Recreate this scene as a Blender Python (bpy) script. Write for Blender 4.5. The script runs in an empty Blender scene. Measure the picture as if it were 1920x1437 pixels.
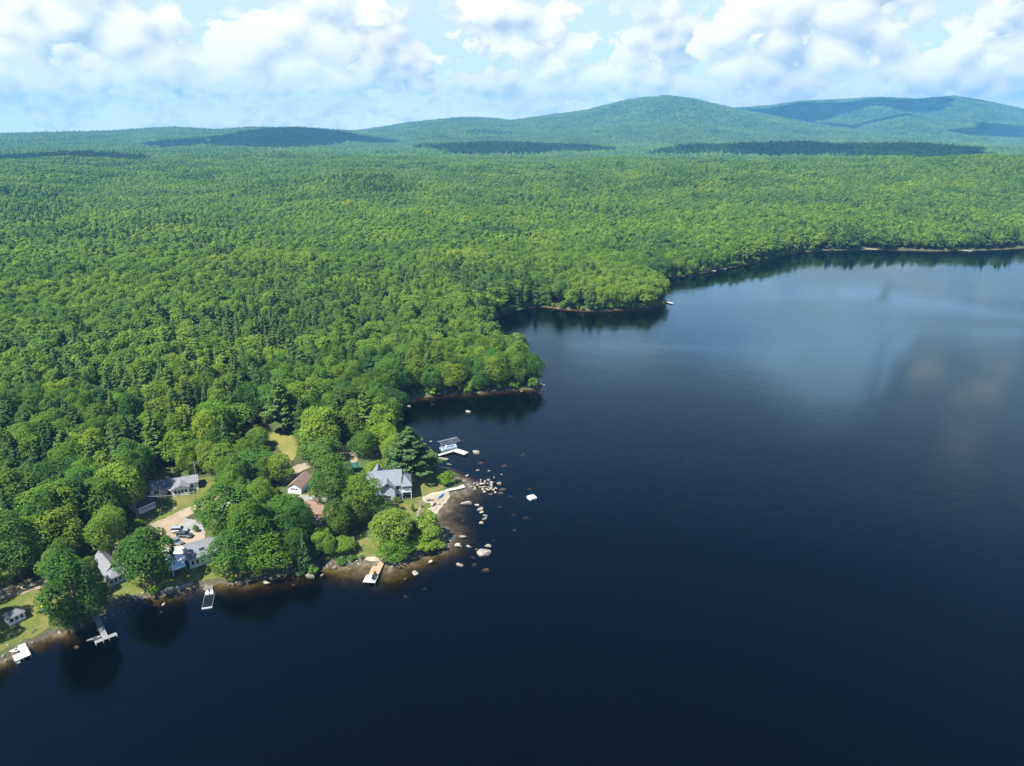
import bpy, bmesh, math, random
import numpy as np
from mathutils import Vector, Matrix

S = bpy.context.scene
COL = S.collection
random.seed(7)
RNG = np.random.default_rng(11)

# ------------------------------------------------------------------ camera
CAM_H, PITCH, F = 115.0, math.radians(20.4), 1300.0          # F: focal length in pixels of a 1920 px wide frame
cam_d = bpy.data.cameras.new("camera")
cam_d.sensor_width = 36.0
cam_d.lens = 36.0 * F / 1920.0
cam_d.clip_start, cam_d.clip_end = 1.0, 60000.0
cam = bpy.data.objects.new("camera", cam_d)
cam.location = (0, 0, CAM_H)
cam.rotation_euler = (math.pi / 2 - PITCH, 0, 0)
COL.objects.link(cam)
S.camera = cam

# ------------------------------------------------------------------ sun, sky, exposure
SUN_EL = math.radians(57)
SUN_AZ = math.atan2(-0.80, -0.60)                            # compass direction to the sun: atan2(x, y)
TO_SUN = Vector((math.sin(SUN_AZ) * math.cos(SUN_EL), math.cos(SUN_AZ) * math.cos(SUN_EL), math.sin(SUN_EL)))
sun_d = bpy.data.lights.new("sun", 'SUN')
sun_d.energy = 5.0
sun_d.angle = math.radians(0.53)
sun_d.color = (1.0, 0.95, 0.87)
sun = bpy.data.objects.new("sun", sun_d)
sun.rotation_euler = TO_SUN.to_track_quat('Z', 'Y').to_euler()
sun.location = (0, 0, 900)
COL.objects.link(sun)

S.view_settings.view_transform = 'Standard'
S.view_settings.look = 'None'
S.view_settings.exposure = 1.3
S.view_settings.gamma = 1.0
S.view_settings.use_curve_mapping = False
S.render.engine = 'CYCLES'
cy = S.cycles
cy.max_bounces, cy.diffuse_bounces, cy.glossy_bounces = 6, 2, 2
cy.transmission_bounces, cy.transparent_max_bounces, cy.volume_bounces = 3, 8, 0
cy.sample_clamp_indirect = 6.0
cy.caustics_reflective = cy.caustics_refractive = False
cy.use_denoising = True


class NT:
    """small helper to write node trees"""
    def __init__(self, tree):
        self.t = tree
        tree.nodes.clear()

    def n(self, kind, **kw):
        nd = self.t.nodes.new(kind)
        for k, v in kw.items():
            if k == 'ins':
                for a, b in v.items():
                    self.put(nd.inputs[a], b)
            else:
                setattr(nd, k, v)
        return nd

    def put(self, sock, v):
        if isinstance(v, bpy.types.NodeSocket):
            self.t.links.new(v, sock)
        elif v is not None:
            if sock.type == 'RGBA' and len(v) == 3:
                v = (*v, 1.0)
            sock.default_value = v

    def m(self, op, a, b=None, c=None, clamp=False):
        nd = self.t.nodes.new('ShaderNodeMath')
        nd.operation, nd.use_clamp = op, clamp
        for i, v in enumerate((a, b, c)):
            if v is not None:
                self.put(nd.inputs[i], v)
        return nd.outputs[0]

    def v(self, op, a, b=None, s=None):
        nd = self.t.nodes.new('ShaderNodeVectorMath')
        nd.operation = op
        self.put(nd.inputs[0], a)
        if b is not None:
            self.put(nd.inputs[1], b)
        if s is not None:
            self.put(nd.inputs['Scale'], s)
        return nd.outputs[0]

    def noise(self, vec, scale, detail=4.0, rough=0.5, dist=0.0):
        nd = self.n('ShaderNodeTexNoise', ins={'Scale': scale, 'Detail': detail, 'Roughness': rough, 'Distortion': dist})
        if vec is not None:
            self.put(nd.inputs['Vector'], vec)
        return nd.outputs[0]

    def ss(self, x, lo, hi, a=0.0, b=1.0):
        nd = self.n('ShaderNodeMapRange', interpolation_type='SMOOTHSTEP')
        for k, val in zip((0, 1, 2, 3, 4), (x, lo, hi, a, b)):
            self.put(nd.inputs[k], val)
        return nd.outputs[0]

    def mix(self, f, a, b, mode='MIX'):
        nd = self.t.nodes.new('ShaderNodeMix')
        nd.data_type, nd.blend_type = 'RGBA', mode
        self.put(nd.inputs[0], f)
        self.put(nd.inputs[6], a)
        self.put(nd.inputs[7], b)
        return nd.outputs[2]

    def ramp(self, f, stops):
        nd = self.t.nodes.new('ShaderNodeValToRGB')
        cr = nd.color_ramp
        while len(cr.elements) < len(stops):
            cr.elements.new(0.5)
        for e, (p, c) in zip(cr.elements, stops):
            e.position, e.color = p, (*c, 1.0)
        self.put(nd.inputs[0], f)
        return nd.outputs[0]

    def link(self, a, b):
        self.t.links.new(a, b)


world = bpy.data.worlds.new("World")
S.world = world
world.use_nodes = True
w = NT(world.node_tree)
sky = w.n('ShaderNodeTexSky', sky_type='NISHITA')
sky.sun_disc = False
sky.sun_elevation = SUN_EL
sky.sun_rotation = SUN_AZ
sky.altitude = 200
sky.air_density, sky.dust_density, sky.ozone_density = 1.0, 0.25, 2.6
tc = w.n('ShaderNodeTexCoord').outputs['Generated']
sp = w.n('ShaderNodeSeparateXYZ', ins={0: tc})
el = sp.outputs[2]
# cumulus fields: three decks seen at growing distance, each lit from the sun's side
flat = w.n('ShaderNodeCombineXYZ', ins={0: sp.outputs[0], 1: sp.outputs[1], 2: w.m('MULTIPLY', el, 1.45)}).outputs[0]
col = w.mix(1.0, sky.outputs[0], (0.70, 0.93, 1.12), 'MULTIPLY')


def deck(col, scale, seed, thr, mask, soft, white, grey, litk):
    p = w.v('ADD', w.v('SCALE', flat, s=scale), (seed, seed * 1.7, seed * 0.3))
    wob = w.n('ShaderNodeTexNoise', ins={'Vector': p, 'Scale': 2.2, 'Detail': 1.0}).outputs[1]
    p = w.v('ADD', p, w.v('SCALE', w.v('SUBTRACT', wob, (0.5, 0.5, 0.5)), s=0.22))

    def dens(q, det):
        vor = w.n('ShaderNodeTexVoronoi', feature='F1', ins={'Vector': q, 'Scale': 2.6}).outputs[0]
        return w.m('ADD', w.m('MULTIPLY', w.noise(q, 0.8, det, 0.42), 1.15), w.m('MULTIPLY', w.m('SUBTRACT', 0.5, vor), 0.34))
    fine = w.m('SUBTRACT', w.noise(p, 4.2, 5.0, 0.66), 0.5)
    b0 = dens(p, 3.0)
    d0 = w.m('ADD', b0, w.m('MULTIPLY', fine, 0.50))
    d1 = dens(w.v('ADD', p, (-0.12, -0.05, 0.20)), 2.0)
    cover = w.m('MULTIPLY', w.ss(d0, thr, w.m('ADD', thr, soft)), mask)
    rel = w.m('ADD', w.m('SUBTRACT', b0, d1), w.m('MULTIPLY', fine, 0.22))
    lit = w.m('ADD', 0.68, w.m('MULTIPLY', rel, litk), clamp=True)
    thick = w.ss(d0, w.m('ADD', thr, 0.16), w.m('ADD', thr, 0.5))
    lit = w.m('SUBTRACT', lit, w.m('MULTIPLY', thick, 0.25), clamp=True)
    cc = w.mix(lit, grey, white)
    return w.mix(cover, col, cc)


hi = w.ss(el, 0.20, 0.52)
patch = lambda base, sc: w.m('ADD', base, w.m('MULTIPLY', w.m('SUBTRACT', w.noise(flat, sc, 1.0), 0.5), 0.35))
thr_hi = lambda base: w.m('ADD', w.m('SUBTRACT', base, w.ss(el, 0.15, 0.22, 0.0, 0.02)), w.m('MULTIPLY', hi, 0.42))
haze_veil = w.ss(el, 0.24, 0.56, 0.72, 0.0)
col = w.mix(haze_veil, col, (6.0, 6.9, 7.4))
col = w.mix(w.ss(el, 0.0, 0.09, 0.65, 0.0), col, (9.2, 9.5, 9.6))
col = deck(col, 24.0, 3.1, patch(0.47, 4.0), w.ss(el, 0.075, 0.03), 0.12, (8.2, 8.2, 8.1), (4.6, 5.4, 6.0), 2.6)
col = deck(col, 13.0, 9.4, patch(0.47, 2.5), w.m('MULTIPLY', w.ss(el, 0.010, 0.035), w.ss(el, 0.17, 0.10)), 0.10, (7.6, 7.6, 7.55), (3.4, 4.3, 5.0), 2.9)
col = deck(col, 7.5, 5.3, thr_hi(0.515), w.ss(el, 0.035, 0.075), 0.06, (8.2, 8.3, 8.35), (3.6, 4.5, 5.2), 3.2)
bg = w.n('ShaderNodeBackground', ins={0: col, 1: 0.064})
w.link(bg.outputs[0], w.n('ShaderNodeOutputWorld').inputs[0])

# ------------------------------------------------------------------ geometry of the view: a pixel of the 1920 x 1437 photograph to a ray
CP, SP = math.cos(PITCH), math.sin(PITCH)


def ray(px, py):
    u, v = (px - 960.0) / F, (718.5 - py) / F
    return np.array((u, CP + v * SP, -SP + v * CP))


def at(px, py, z=0.0):
    d = ray(px, py)
    t = (z - CAM_H) / d[2]
    return np.array((d[0] * t, d[1] * t, z))


def azel(px, py):
    d = ray(px, py)
    return math.atan2(d[0], d[1]), d[2] / math.hypot(d[0], d[1])


def proj(x, y, z):
    dz = z - CAM_H
    dep = y * CP - dz * SP
    return 960 + F * x / dep, 718.5 - F * (y * SP + dz * CP) / dep


# ------------------------------------------------------------------ noise for terrain
def vnoise(x, y, seed=0):
    xi, yi = np.floor(x).astype(np.int64), np.floor(y).astype(np.int64)
    fx, fy = x - xi, y - yi
    fx, fy = fx * fx * (3 - 2 * fx), fy * fy * (3 - 2 * fy)

    def h(a, b):
        n = (a * 374761393 + b * 668265263 + seed * 974711) & 0x7fffffff
        n = ((n ^ (n >> 13)) * 1274126177) & 0x7fffffff
        return ((n ^ (n >> 16)) & 0xffff) / 65535.0
    return (h(xi, yi) * (1 - fx) + h(xi + 1, yi) * fx) * (1 - fy) + (h(xi, yi + 1) * (1 - fx) + h(xi + 1, yi + 1) * fx) * fy


def fbm(x, y, scale, octv=4, seed=0):
    s, a, t = 0.0, 1.0, 0.0
    for o in range(octv):
        s = s + a * vnoise(x / scale + 31.7 * o, y / scale - 17.3 * o, seed + o)
        t += a
        a *= 0.5
        scale *= 0.5
    return s / t - 0.5


# ------------------------------------------------------------------ shoreline (world metres), land and lake bed
SHORE_PX = [(-260, 1340), (-120, 1285), (0, 1238), (20, 1226), (45, 1212), (75, 1197), (95, 1190), (125, 1183), (150, 1175), (178, 1163),
            (195, 1150), (215, 1136), (240, 1127), (270, 1117), (300, 1115), (330, 1108), (362, 1098), (392, 1096), (412, 1092), (440, 1090),
            (470, 1088), (500, 1082), (540, 1074), (575, 1068), (600, 1062), (625, 1058), (650, 1056), (680, 1052), (700, 1050), (718, 1052),
            (735, 1057), (752, 1052), (768, 1045), (785, 1040), (805, 1034), (828, 1026), (836, 1014), (826, 1000), (812, 990), (800, 978),
            (806, 968), (818, 958), (828, 946), (834, 934), (846, 925), (868, 922), (884, 910), (868, 902), (852, 898), (842, 888),
            (830, 880), (812, 868), (798, 852), (782, 838), (764, 822), (750, 806), (742, 790), (736, 772), (748, 758), (775, 748),
            (810, 741), (850, 737), (900, 735), (950, 731), (1000, 728), (1010, 722), (1006, 706), (985, 688), (955, 668), (930, 648),
            (912, 630), (910, 612), (925, 598), (950, 588), (985, 578), (1010, 574), (1050, 579), (1095, 583), (1140, 582), (1190, 579),
            (1235, 575), (1248, 570), (1244, 560), (1232, 548), (1222, 538), (1228, 530), (1250, 524), (1285, 517), (1320, 511), (1360, 504),
            (1400, 495), (1440, 487), (1475, 479), (1500, 473), (1540, 470), (1590, 469), (1640, 468), (1700, 470), (1760, 471), (1820, 470),
            (1880, 468), (1930, 465), (2000, 462)]
shore_land = [at(*p)[:2] for p in SHORE_PX]
# small natural wiggle between the traced points
_pts = []
for a, b in zip(shore_land[:-1], shore_land[1:]):
    n = max(1, int(np.hypot(*(b - a)) / 6))
    for k in range(n):
        _pts.append(a + (b - a) * k / n)
_pts.append(shore_land[-1])
_pts = np.array(_pts)
_pts[:, 0] += 2.2 * fbm(_pts[:, 0], _pts[:, 1], 9, 2, 5)
_pts[:, 1] += 2.2 * fbm(_pts[:, 0], _pts[:, 1], 9, 2, 6)
SHORE = np.vstack([_pts, [(900, 660), (1400, 500), (2600, -300), (2600, -2500), (-2600, -2500), (-1400, -150), (-420, 20)]])


def inside(poly, x, y):
    poly = np.asarray(poly)
    x, y = np.asarray(x), np.asarray(y)
    r = np.zeros(x.shape, bool)
    for (ax, ay), (bx, by) in zip(poly, np.roll(poly, -1, 0)):
        c = ((ay > y) != (by > y)) & (x < (bx - ax) * (y - ay) / (by - ay + 1e-12) + ax)
        r ^= c
    return r


def dist_poly(poly, x, y, closed=True):
    poly = np.asarray(poly)
    d = np.full(np.shape(x), 1e18)
    nxt = np.roll(poly, -1, 0)
    for i in range(len(poly) if closed else len(poly) - 1):
        (ax, ay), (bx, by) = poly[i], nxt[i]
        vx, vy = bx - ax, by - ay
        t = np.clip(((x - ax) * vx + (y - ay) * vy) / (vx * vx + vy * vy + 1e-12), 0, 1)
        d = np.minimum(d, (x - ax - t * vx) ** 2 + (y - ay - t * vy) ** 2)
    return np.sqrt(d)


def shore_dist(x, y):
    """metres inland (positive) or out over the lake (negative)"""
    x, y = np.asarray(x, float), np.asarray(y, float)
    sh = x.shape
    x, y = x.ravel(), y.ravel()
    out = np.empty(x.size)
    for i in range(0, x.size, 60000):
        a, b = x[i:i + 60000], y[i:i + 60000]
        far = (b > 1000)
        d = np.where(far, b - 700, 0.0)
        if (~far).any():
            m = ~far
            dd = dist_poly(SHORE, a[m], b[m])
            d[m] = np.where(inside(SHORE, a[m], b[m]), -dd, dd)
        out[i:i + 60000] = d
    return out.reshape(sh)


def sst(x, a, b):
    t = np.clip((x - a) / (b - a), 0, 1)
    return t * t * (3 - 2 * t)


# far ridges: skyline traced per ridge as (px, py), standing at a distance from the camera
RIDGES = [
    (5600, 2300, [(-500, 252), (-200, 251), (0, 252), (100, 249), (200, 247), (270, 242), (330, 239), (400, 244), (470, 240), (560, 242), (640, 245), (720, 252), (820, 262), (900, 275), (1000, 290)]),
    (6200, 2600, [(480, 290), (560, 275), (620, 254), (680, 244), (730, 237), (770, 230), (850, 222), (900, 221), (960, 226), (1020, 218), (1100, 207), (1150, 195), (1200, 185),
                  (1250, 181), (1300, 186), (1340, 196), (1400, 209), (1480, 224), (1560, 238), (1650, 249), (1750, 258), (1850, 268), (1950, 280)]),
    (8600, 3000, [(1180, 280), (1260, 230), (1330, 206), (1400, 202), (1450, 198), (1500, 191), (1580, 187), (1650, 183), (1720, 186), (1790, 181), (1850, 191), (1900, 202), (1960, 214), (2060, 235), (2200, 250)]),
    (7000, 1800, [(1420, 285), (1500, 262), (1580, 240), (1640, 224), (1700, 212), (1760, 222), (1820, 228), (1900, 236), (2000, 250)]),
]
R_TAB = []
for D, W, pts in RIDGES:
    aa, hh = [], []
    for p in pts:
        a, e = azel(*p)
        aa.append(a)
        hh.append(CAM_H + D * e - 13)
    R_TAB.append((D, W, np.array(aa), np.array(hh)))
# low wooded hills in front of the ridges: px, py of the top, distance, half widths across and along
HILLS = [(545, 242, 4300, 360, 500), (330, 268, 4000, 260, 350), (930, 266, 3300, 420, 260), (1600, 266, 3000, 520, 320), (1330, 278, 2900, 420, 260),
         (1560, 303, 1700, 520, 400), (150, 294, 2300, 700, 380), (760, 290, 2400, 600, 380), (1850, 310, 1450, 320, 240), (1080, 325, 1350, 420, 260)]
H_TAB = []
for px, py, D, wx, wy in HILLS:
    a, e = azel(px, py)
    H_TAB.append((D * math.sin(a), D * math.cos(a), max(3.0, CAM_H + D * e - 16 - 8), wx, wy))


def height(x, y, s=None):
    x, y = np.asarray(x, float), np.asarray(y, float)
    if s is None:
        s = shore_dist(x, y)
    r, az = np.hypot(x, y), np.arctan2(x, y)
    sp_ = np.maximum(s, 0)
    land = 0.10 + 0.27 * np.minimum(sp_, 2.6) + 1.9 * (1 - np.exp(-sp_ / 28.0)) + 0.25 * fbm(x, y, 14, 2, 3) * sst(sp_, 2, 12)
    land = land + 5.0 * sst(sp_, 90, 520)
    land = land + 40.0 * fbm(x, y, 300, 3, 21) * sst(sp_, 80, 480) + 16.0 * fbm(x, y, 1300, 3, 22) * sst(sp_, 400, 1800)
    mt = np.zeros_like(land)
    for D, W, aa, hh in R_TAB:
        top = np.interp(az, aa, hh, left=hh[0] if aa[0] < -.7 else 0.0, right=hh[-1] if aa[-1] > .7 else 0.0)
        top = np.maximum(top, 0)
        wob = 1 + 0.0 * r
        t = np.clip((r - (D - W)) / W, 0, 1)
        prof = np.where(r < D, (t * t * (3 - 2 * t)) ** 1.15, np.exp(-((r - D) / 1500.0) ** 2))
        rel = fbm(x * 1.0, y * 1.0, 700, 4, 40) * 0.55 * np.minimum(prof * (1 - prof) * 4, 1) * (r < D)
        mt = np.maximum(mt, top * np.clip(prof * wob + rel, 0, 1.02))
    far = sst(r, 2600, 5200)
    land = np.maximum(land * (1 - 0.75 * far), 2.0 * far) + mt * 1.0
    for hx, hy, hh, wx, wy in H_TAB:
        land = land + hh * np.exp(-((x - hx) / wx) ** 2 - ((y - hy) / wy) ** 2)
    dep = -np.minimum(s, 0)
    bx, by = BAY
    px_, py_ = BAY2
    slope = 0.36 - 0.295 * np.exp(-((x - bx) ** 2 + (y - by) ** 2) / 34.0 ** 2) - 0.24 * np.exp(-((x - px_) ** 2 + (y - py_) ** 2) / 15.0 ** 2)
    slope = np.maximum(slope, 0.05)
    bed = 0.10 - slope * dep - 0.006 * dep ** 2
    bed = np.maximum(bed, -7.0) + 0.35 * fbm(x, y, 7, 3, 8) * sst(dep, 1, 8)
    return np.where(s >= 0, land, bed)


BAY = at(858, 965)[:2]
BAY2 = at(690, 1072)[:2]


def h1(x, y):
    return float(height(np.array([x]), np.array([y]))[0])


def ground(px, py):
    """point of the land seen at a pixel"""
    z = 0.5
    for _ in range(5):
        p = at(px, py, z)
        z = h1(p[0], p[1])
    return np.array((p[0], p[1], z))


# ------------------------------------------------------------------ tagging and mesh helpers
def tag(o, label=None, cat=None, group=None, kind=None):
    for k, v in (('label', label), ('category', cat), ('group', group), ('kind', kind)):
        if v:
            o[k] = v
    return o


def link(o, parent=None):
    COL.objects.link(o)
    if parent is not None:
        o.parent = parent
    return o


def empty(name, loc, rz=0.0, label=None, cat=None, group=None):
    o = bpy.data.objects.new(name, None)
    o.empty_display_size = 0.5
    o.location, o.rotation_euler = loc, (0, 0, rz)
    link(o)
    return tag(o, label, cat, group)


def mesh_np(name, verts, faces, mats=(), smooth=False, mat_idx=None):
    """fast mesh from arrays; faces (N,3) or (N,4)"""
    verts, faces = np.asarray(verts, np.float32), np.asarray(faces, np.int32)
    me = bpy.data.meshes.new(name)
    me.vertices.add(len(verts))
    me.vertices.foreach_set('co', verts.ravel())
    k = faces.shape[1]
    me.loops.add(faces.size)
    me.loops.foreach_set('vertex_index', faces.ravel())
    me.polygons.add(len(faces))
    me.polygons.foreach_set('loop_start', np.arange(0, faces.size, k, dtype=np.int32))
    me.polygons.foreach_set('loop_total', np.full(len(faces), k, np.int32))
    if smooth:
        me.polygons.foreach_set('use_smooth', np.ones(len(faces), bool))
    for m in mats:
        me.materials.append(m)
    if mat_idx is not None:
        me.polygons.foreach_set('material_index', np.asarray(mat_idx, np.int32))
    me.update(calc_edges=True)
    me.validate()
    return me


class MB:
    """collects boxes, prisms, bars into one mesh"""
    def __init__(self):
        self.v, self.f = [], []

    def add(self, vs, fs):
        k = len(self.v)
        self.v += [tuple(p) for p in vs]
        self.f += [tuple(i + k for i in q) for q in fs]
        return self

    def box(self, x0, x1, y0, y1, z0, z1):
        return self.add([(x0, y0, z0), (x1, y0, z0), (x1, y1, z0), (x0, y1, z0), (x0, y0, z1), (x1, y0, z1), (x1, y1, z1), (x0, y1, z1)],
                        [(3, 2, 1, 0), (4, 5, 6, 7), (0, 1, 5, 4), (1, 2, 6, 5), (2, 3, 7, 6), (3, 0, 4, 7)])

    def slab(self, quad, t):
        """a four-cornered sheet given by its top corners (counter-clockwise from above), thickened downwards by t along its normal"""
        q = [Vector(p) for p in quad]
        n = (q[1] - q[0]).cross(q[3] - q[0]).normalized()
        lo = [p - n * t for p in q]
        return self.add(lo + q, [(3, 2, 1, 0), (4, 5, 6, 7), (0, 1, 5, 4), (1, 2, 6, 5), (2, 3, 7, 6), (3, 0, 4, 7)])

    def poly(self, pts, z0, z1):
        n = len(pts)
        return self.add([(p[0], p[1], z0) for p in pts] + [(p[0], p[1], z1) for p in pts],
                        [tuple(range(n))[::-1], tuple(range(n, 2 * n))] + [(i, (i + 1) % n, n + (i + 1) % n, n + i) for i in range(n)])

    def profile(self, prof, axis, a0, a1):
        """a closed profile pushed along x or y: prof in (other horizontal, z)"""
        n = len(prof)
        mk = (lambda p, t: (t, p[0], p[1])) if axis == 'x' else (lambda p, t: (p[0], t, p[1]))
        return self.add([mk(p, a0) for p in prof] + [mk(p, a1) for p in prof],
                        [tuple(range(n))[::-1], tuple(range(n, 2 * n))] + [(i, (i + 1) % n, n + (i + 1) % n, n + i) for i in range(n)])

    def tube(self, a, b, r0, r1=None, n=8):
        a, b = Vector(a), Vector(b)
        r1 = r0 if r1 is None else r1
        q = (b - a).to_track_quat('Z', 'Y')
        ring = [Vector((math.cos(2 * math.pi * i / n), math.sin(2 * math.pi * i / n), 0)) for i in range(n)]
        vs = [a + q @ (p * r0) for p in ring] + [b + q @ (p * r1) for p in ring]
        return self.add(vs, [tuple(range(n))[::-1], tuple(range(n, 2 * n))] + [(i, (i + 1) % n, n + (i + 1) % n, n + i) for i in range(n)])

    def loft(self, rings, cap=True):
        n = len(rings[0])
        vs, fs = [p for r in rings for p in r], []
        for k in range(len(rings) - 1):
            fs += [(k * n + i, k * n + (i + 1) % n, (k + 1) * n + (i + 1) % n, (k + 1) * n + i) for i in range(n)]
        if cap:
            fs += [tuple(range(n))[::-1], tuple(range((len(rings) - 1) * n, len(rings) * n))]
        return self.add(vs, fs)

    def mesh(self, name, mat, smooth=False, bevel=0.0):
        me = bpy.data.meshes.new(name)
        me.from_pydata(self.v, [], self.f)
        bm = bmesh.new()
        bm.from_mesh(me)
        bmesh.ops.recalc_face_normals(bm, faces=bm.faces)
        if bevel:
            bmesh.ops.bevel(bm, geom=bm.edges[:], offset=bevel, segments=1, affect='EDGES', clamp_overlap=True)
        bm.to_mesh(me)
        bm.free()
        if smooth:
            me.polygons.foreach_set('use_smooth', np.ones(len(me.polygons), bool))
        me.materials.append(mat)
        return me

    def build(self, name, mat, parent=None, **kw):
        return link(bpy.data.objects.new(name, self.mesh(name, mat, **kw)), parent)


# ------------------------------------------------------------------ materials
def material(name):
    m = bpy.data.materials.new(name)
    m.use_nodes = True
    return m, NT(m.node_tree)


def finish(n, sh, vol=None):
    out = n.n('ShaderNodeOutputMaterial')
    if sh is not None:
        n.link(sh, out.inputs['Surface'])
    if vol is not None:
        n.link(vol, out.inputs['Volume'])


def plain(name, c, rough=0.7, var=0.12, scale=2.0, metal=0.0, bump=0.0, stretch=None, spec=0.3):
    """one colour with grain and weathering"""
    m, n = material(name)
    co = n.n('ShaderNodeTexCoord').outputs['Object']
    if stretch:
        co = n.v('MULTIPLY', co, stretch)
    a = n.noise(co, scale, 5, 0.6)
    b = n.noise(co, scale * 0.17, 3, 0.5)
    f = n.m('ADD', n.m('MULTIPLY', a, 0.6), n.m('MULTIPLY', b, 0.4))
    lo, hi_ = tuple(v * (1 - 2.2 * var) for v in c), tuple(min(1, v * (1 + 1.6 * var)) for v in c)
    cc = n.ramp(f, [(0.3, lo), (0.7, hi_)])
    rnd = n.n('ShaderNodeObjectInfo').outputs['Random']
    cc = n.mix(1.0, cc, n.ramp(rnd, [(0, (0.9, 0.9, 0.9)), (1, (1.0, 1.0, 1.0))]), 'MULTIPLY')
    p = n.n('ShaderNodeBsdfPrincipled', ins={'Base Color': cc, 'Roughness': rough, 'Metallic': metal, 'Specular IOR Level': spec})
    if bump:
        n.link(n.n('ShaderNodeBump', ins={'Height': a, 'Distance': bump, 'Strength': 0.6}).outputs[0], p.inputs['Normal'])
    finish(n, p.outputs[0])
    return m


def leafy(name, ramp, trans=0.30, noise_scale=0.012):
    """leaf colour: tone drifts over the forest, differs from tree to tree and a little from leaf to leaf; the object's colour is the tree's own tint"""
    m, n = material(name)
    oi = n.n('ShaderNodeObjectInfo')
    drift = n.noise(n.v('MULTIPLY', oi.outputs['Location'], (1, 1, 0)), noise_scale, 2, 0.5)
    t = n.m('ADD', n.m('MULTIPLY', oi.outputs['Random'], 0.56), n.m('MULTIPLY', n.m('SUBTRACT', drift, 0.5), 1.6))
    t = n.m('ADD', t, 0.20)
    c = n.ramp(t, ramp)
    isl = n.n('ShaderNodeNewGeometry').outputs['Random Per Island']
    c = n.mix(1.0, c, n.ramp(isl, [(0, (0.62, 0.66, 0.62)), (0.75, (1.05, 1.02, 0.95)), (1, (1.4, 1.25, 0.9))]), 'MULTIPLY')
    c = n.mix(1.0, c, oi.outputs['Color'], 'MULTIPLY')
    d = n.n('ShaderNodeBsdfDiffuse', ins={'Color': c})
    tr = n.n('ShaderNodeBsdfTranslucent', ins={'Color': n.mix(1.0, c, (1.1, 1.12, 0.72, 1), 'MULTIPLY')})
    mx = n.n('ShaderNodeMixShader', ins={0: trans, 1: d.outputs[0], 2: tr.outputs[0]})
    finish(n, mx.outputs[0])
    return m


M = {}
M['leaf'] = leafy('broadleaf_foliage', [(0.0, (0.078, 0.160, 0.050)), (0.3, (0.115, 0.222, 0.050)), (0.62, (0.162, 0.282, 0.050)), (0.9, (0.212, 0.325, 0.052)), (1.0, (0.275, 0.345, 0.054))], 0.42)
M['needle'] = leafy('conifer_needles', [(0.0, (0.062, 0.122, 0.044)), (0.5, (0.088, 0.165, 0.048)), (1.0, (0.130, 0.215, 0.050))], 0.18)
M['bark'] = plain('bark', (0.16, 0.13, 0.105), 0.9, 0.25, 3.0)
M['twig'] = plain('bare_twigs', (0.26, 0.24, 0.22), 0.9, 0.15, 3.0)

# ------------------------------------------------------------------ ground and lake bed
m, n = material('forest_floor_and_bed')
geo = n.n('ShaderNodeNewGeometry')
pos = geo.outputs['Position']
pz = n.n('ShaderNodeSeparateXYZ', ins={0: pos}).outputs[2]
fine, coarse, grit = n.noise(pos, 0.9, 5, 0.65), n.noise(pos, 0.06, 4, 0.5), n.noise(pos, 3.5, 3, 0.6)
floor_c = n.mix(n.ss(coarse, 0.4, 0.6), n.ramp(fine, [(0.3, (0.035, 0.040, 0.018)), (0.7, (0.085, 0.080, 0.040))]), n.ramp(fine, [(0.3, (0.045, 0.075, 0.022)), (0.7, (0.085, 0.12, 0.035))]))
shore_c = n.ramp(grit, [(0.35, (0.045, 0.042, 0.026)), (0.55, (0.075, 0.068, 0.045)), (0.72, (0.14, 0.125, 0.095))])
bed_c = n.mix(n.ss(n.noise(pos, 0.35, 4, 0.6), 0.42, 0.62), n.ramp(grit, [(0.3, (0.05, 0.042, 0.027)), (0.7, (0.11, 0.09, 0.058))]), n.ramp(grit, [(0.3, (0.12, 0.098, 0.065)), (0.7, (0.22, 0.185, 0.13))]))
jz = n.m('ADD', pz, n.m('MULTIPLY', n.m('SUBTRACT', fine, 0.5), 0.5))
cc = n.mix(n.ss(jz, 0.28, 0.62), shore_c, floor_c)
cc = n.mix(n.ss(jz, 0.12, -0.10), cc, bed_c)
# woods seen kilometres away, where single crowns are no longer drawn
farw = n.ss(n.v('LENGTH', pos) if False else n.n('ShaderNodeVectorMath', operation='LENGTH', ins={0: pos}).outputs['Value'], 1800.0, 2300.0)
woods = n.ramp(n.noise(pos, 0.05, 4, 0.7), [(0.3, (0.028, 0.066, 0.022)), (0.7, (0.085, 0.155, 0.04))])
cc = n.mix(farw, cc, woods)
d = n.n('ShaderNodeBsdfPrincipled', ins={'Base Color': cc, 'Roughness': 0.95, 'Specular IOR Level': 0.1})
n.link(n.n('ShaderNodeBump', ins={'Height': fine, 'Distance': 0.25, 'Strength': 0.5}).outputs[0], d.inputs['Normal'])
finish(n, d.outputs[0])
M['ground'] = m

rr = np.concatenate([np.arange(60, 165, 3.0), np.arange(165, 330, 0.85), np.geomspace(330, 760, 260), np.geomspace(765, 10400, 205)])
az = np.radians(np.concatenate([np.arange(-64, -38.2, 0.6), np.arange(-38.2, 8, 0.17), np.arange(8, 64.1, 0.42)]))
RR, AZ = np.meshgrid(rr, az, indexing='ij')
X, Y = RR * np.sin(AZ), RR * np.cos(AZ)
Z = height(X, Y)
nr, na = X.shape
idx = np.arange(nr * na).reshape(nr, na)
quads = np.stack([idx[:-1, :-1], idx[:-1, 1:], idx[1:, 1:], idx[1:, :-1]], -1).reshape(-1, 4)
me = mesh_np('terrain', np.stack([X, Y, Z], -1).reshape(-1, 3), quads, [M['ground']], True)
terrain = tag(link(bpy.data.objects.new('terrain', me)), 'wooded ground, lake bed and distant hills', kind='structure')

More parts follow.
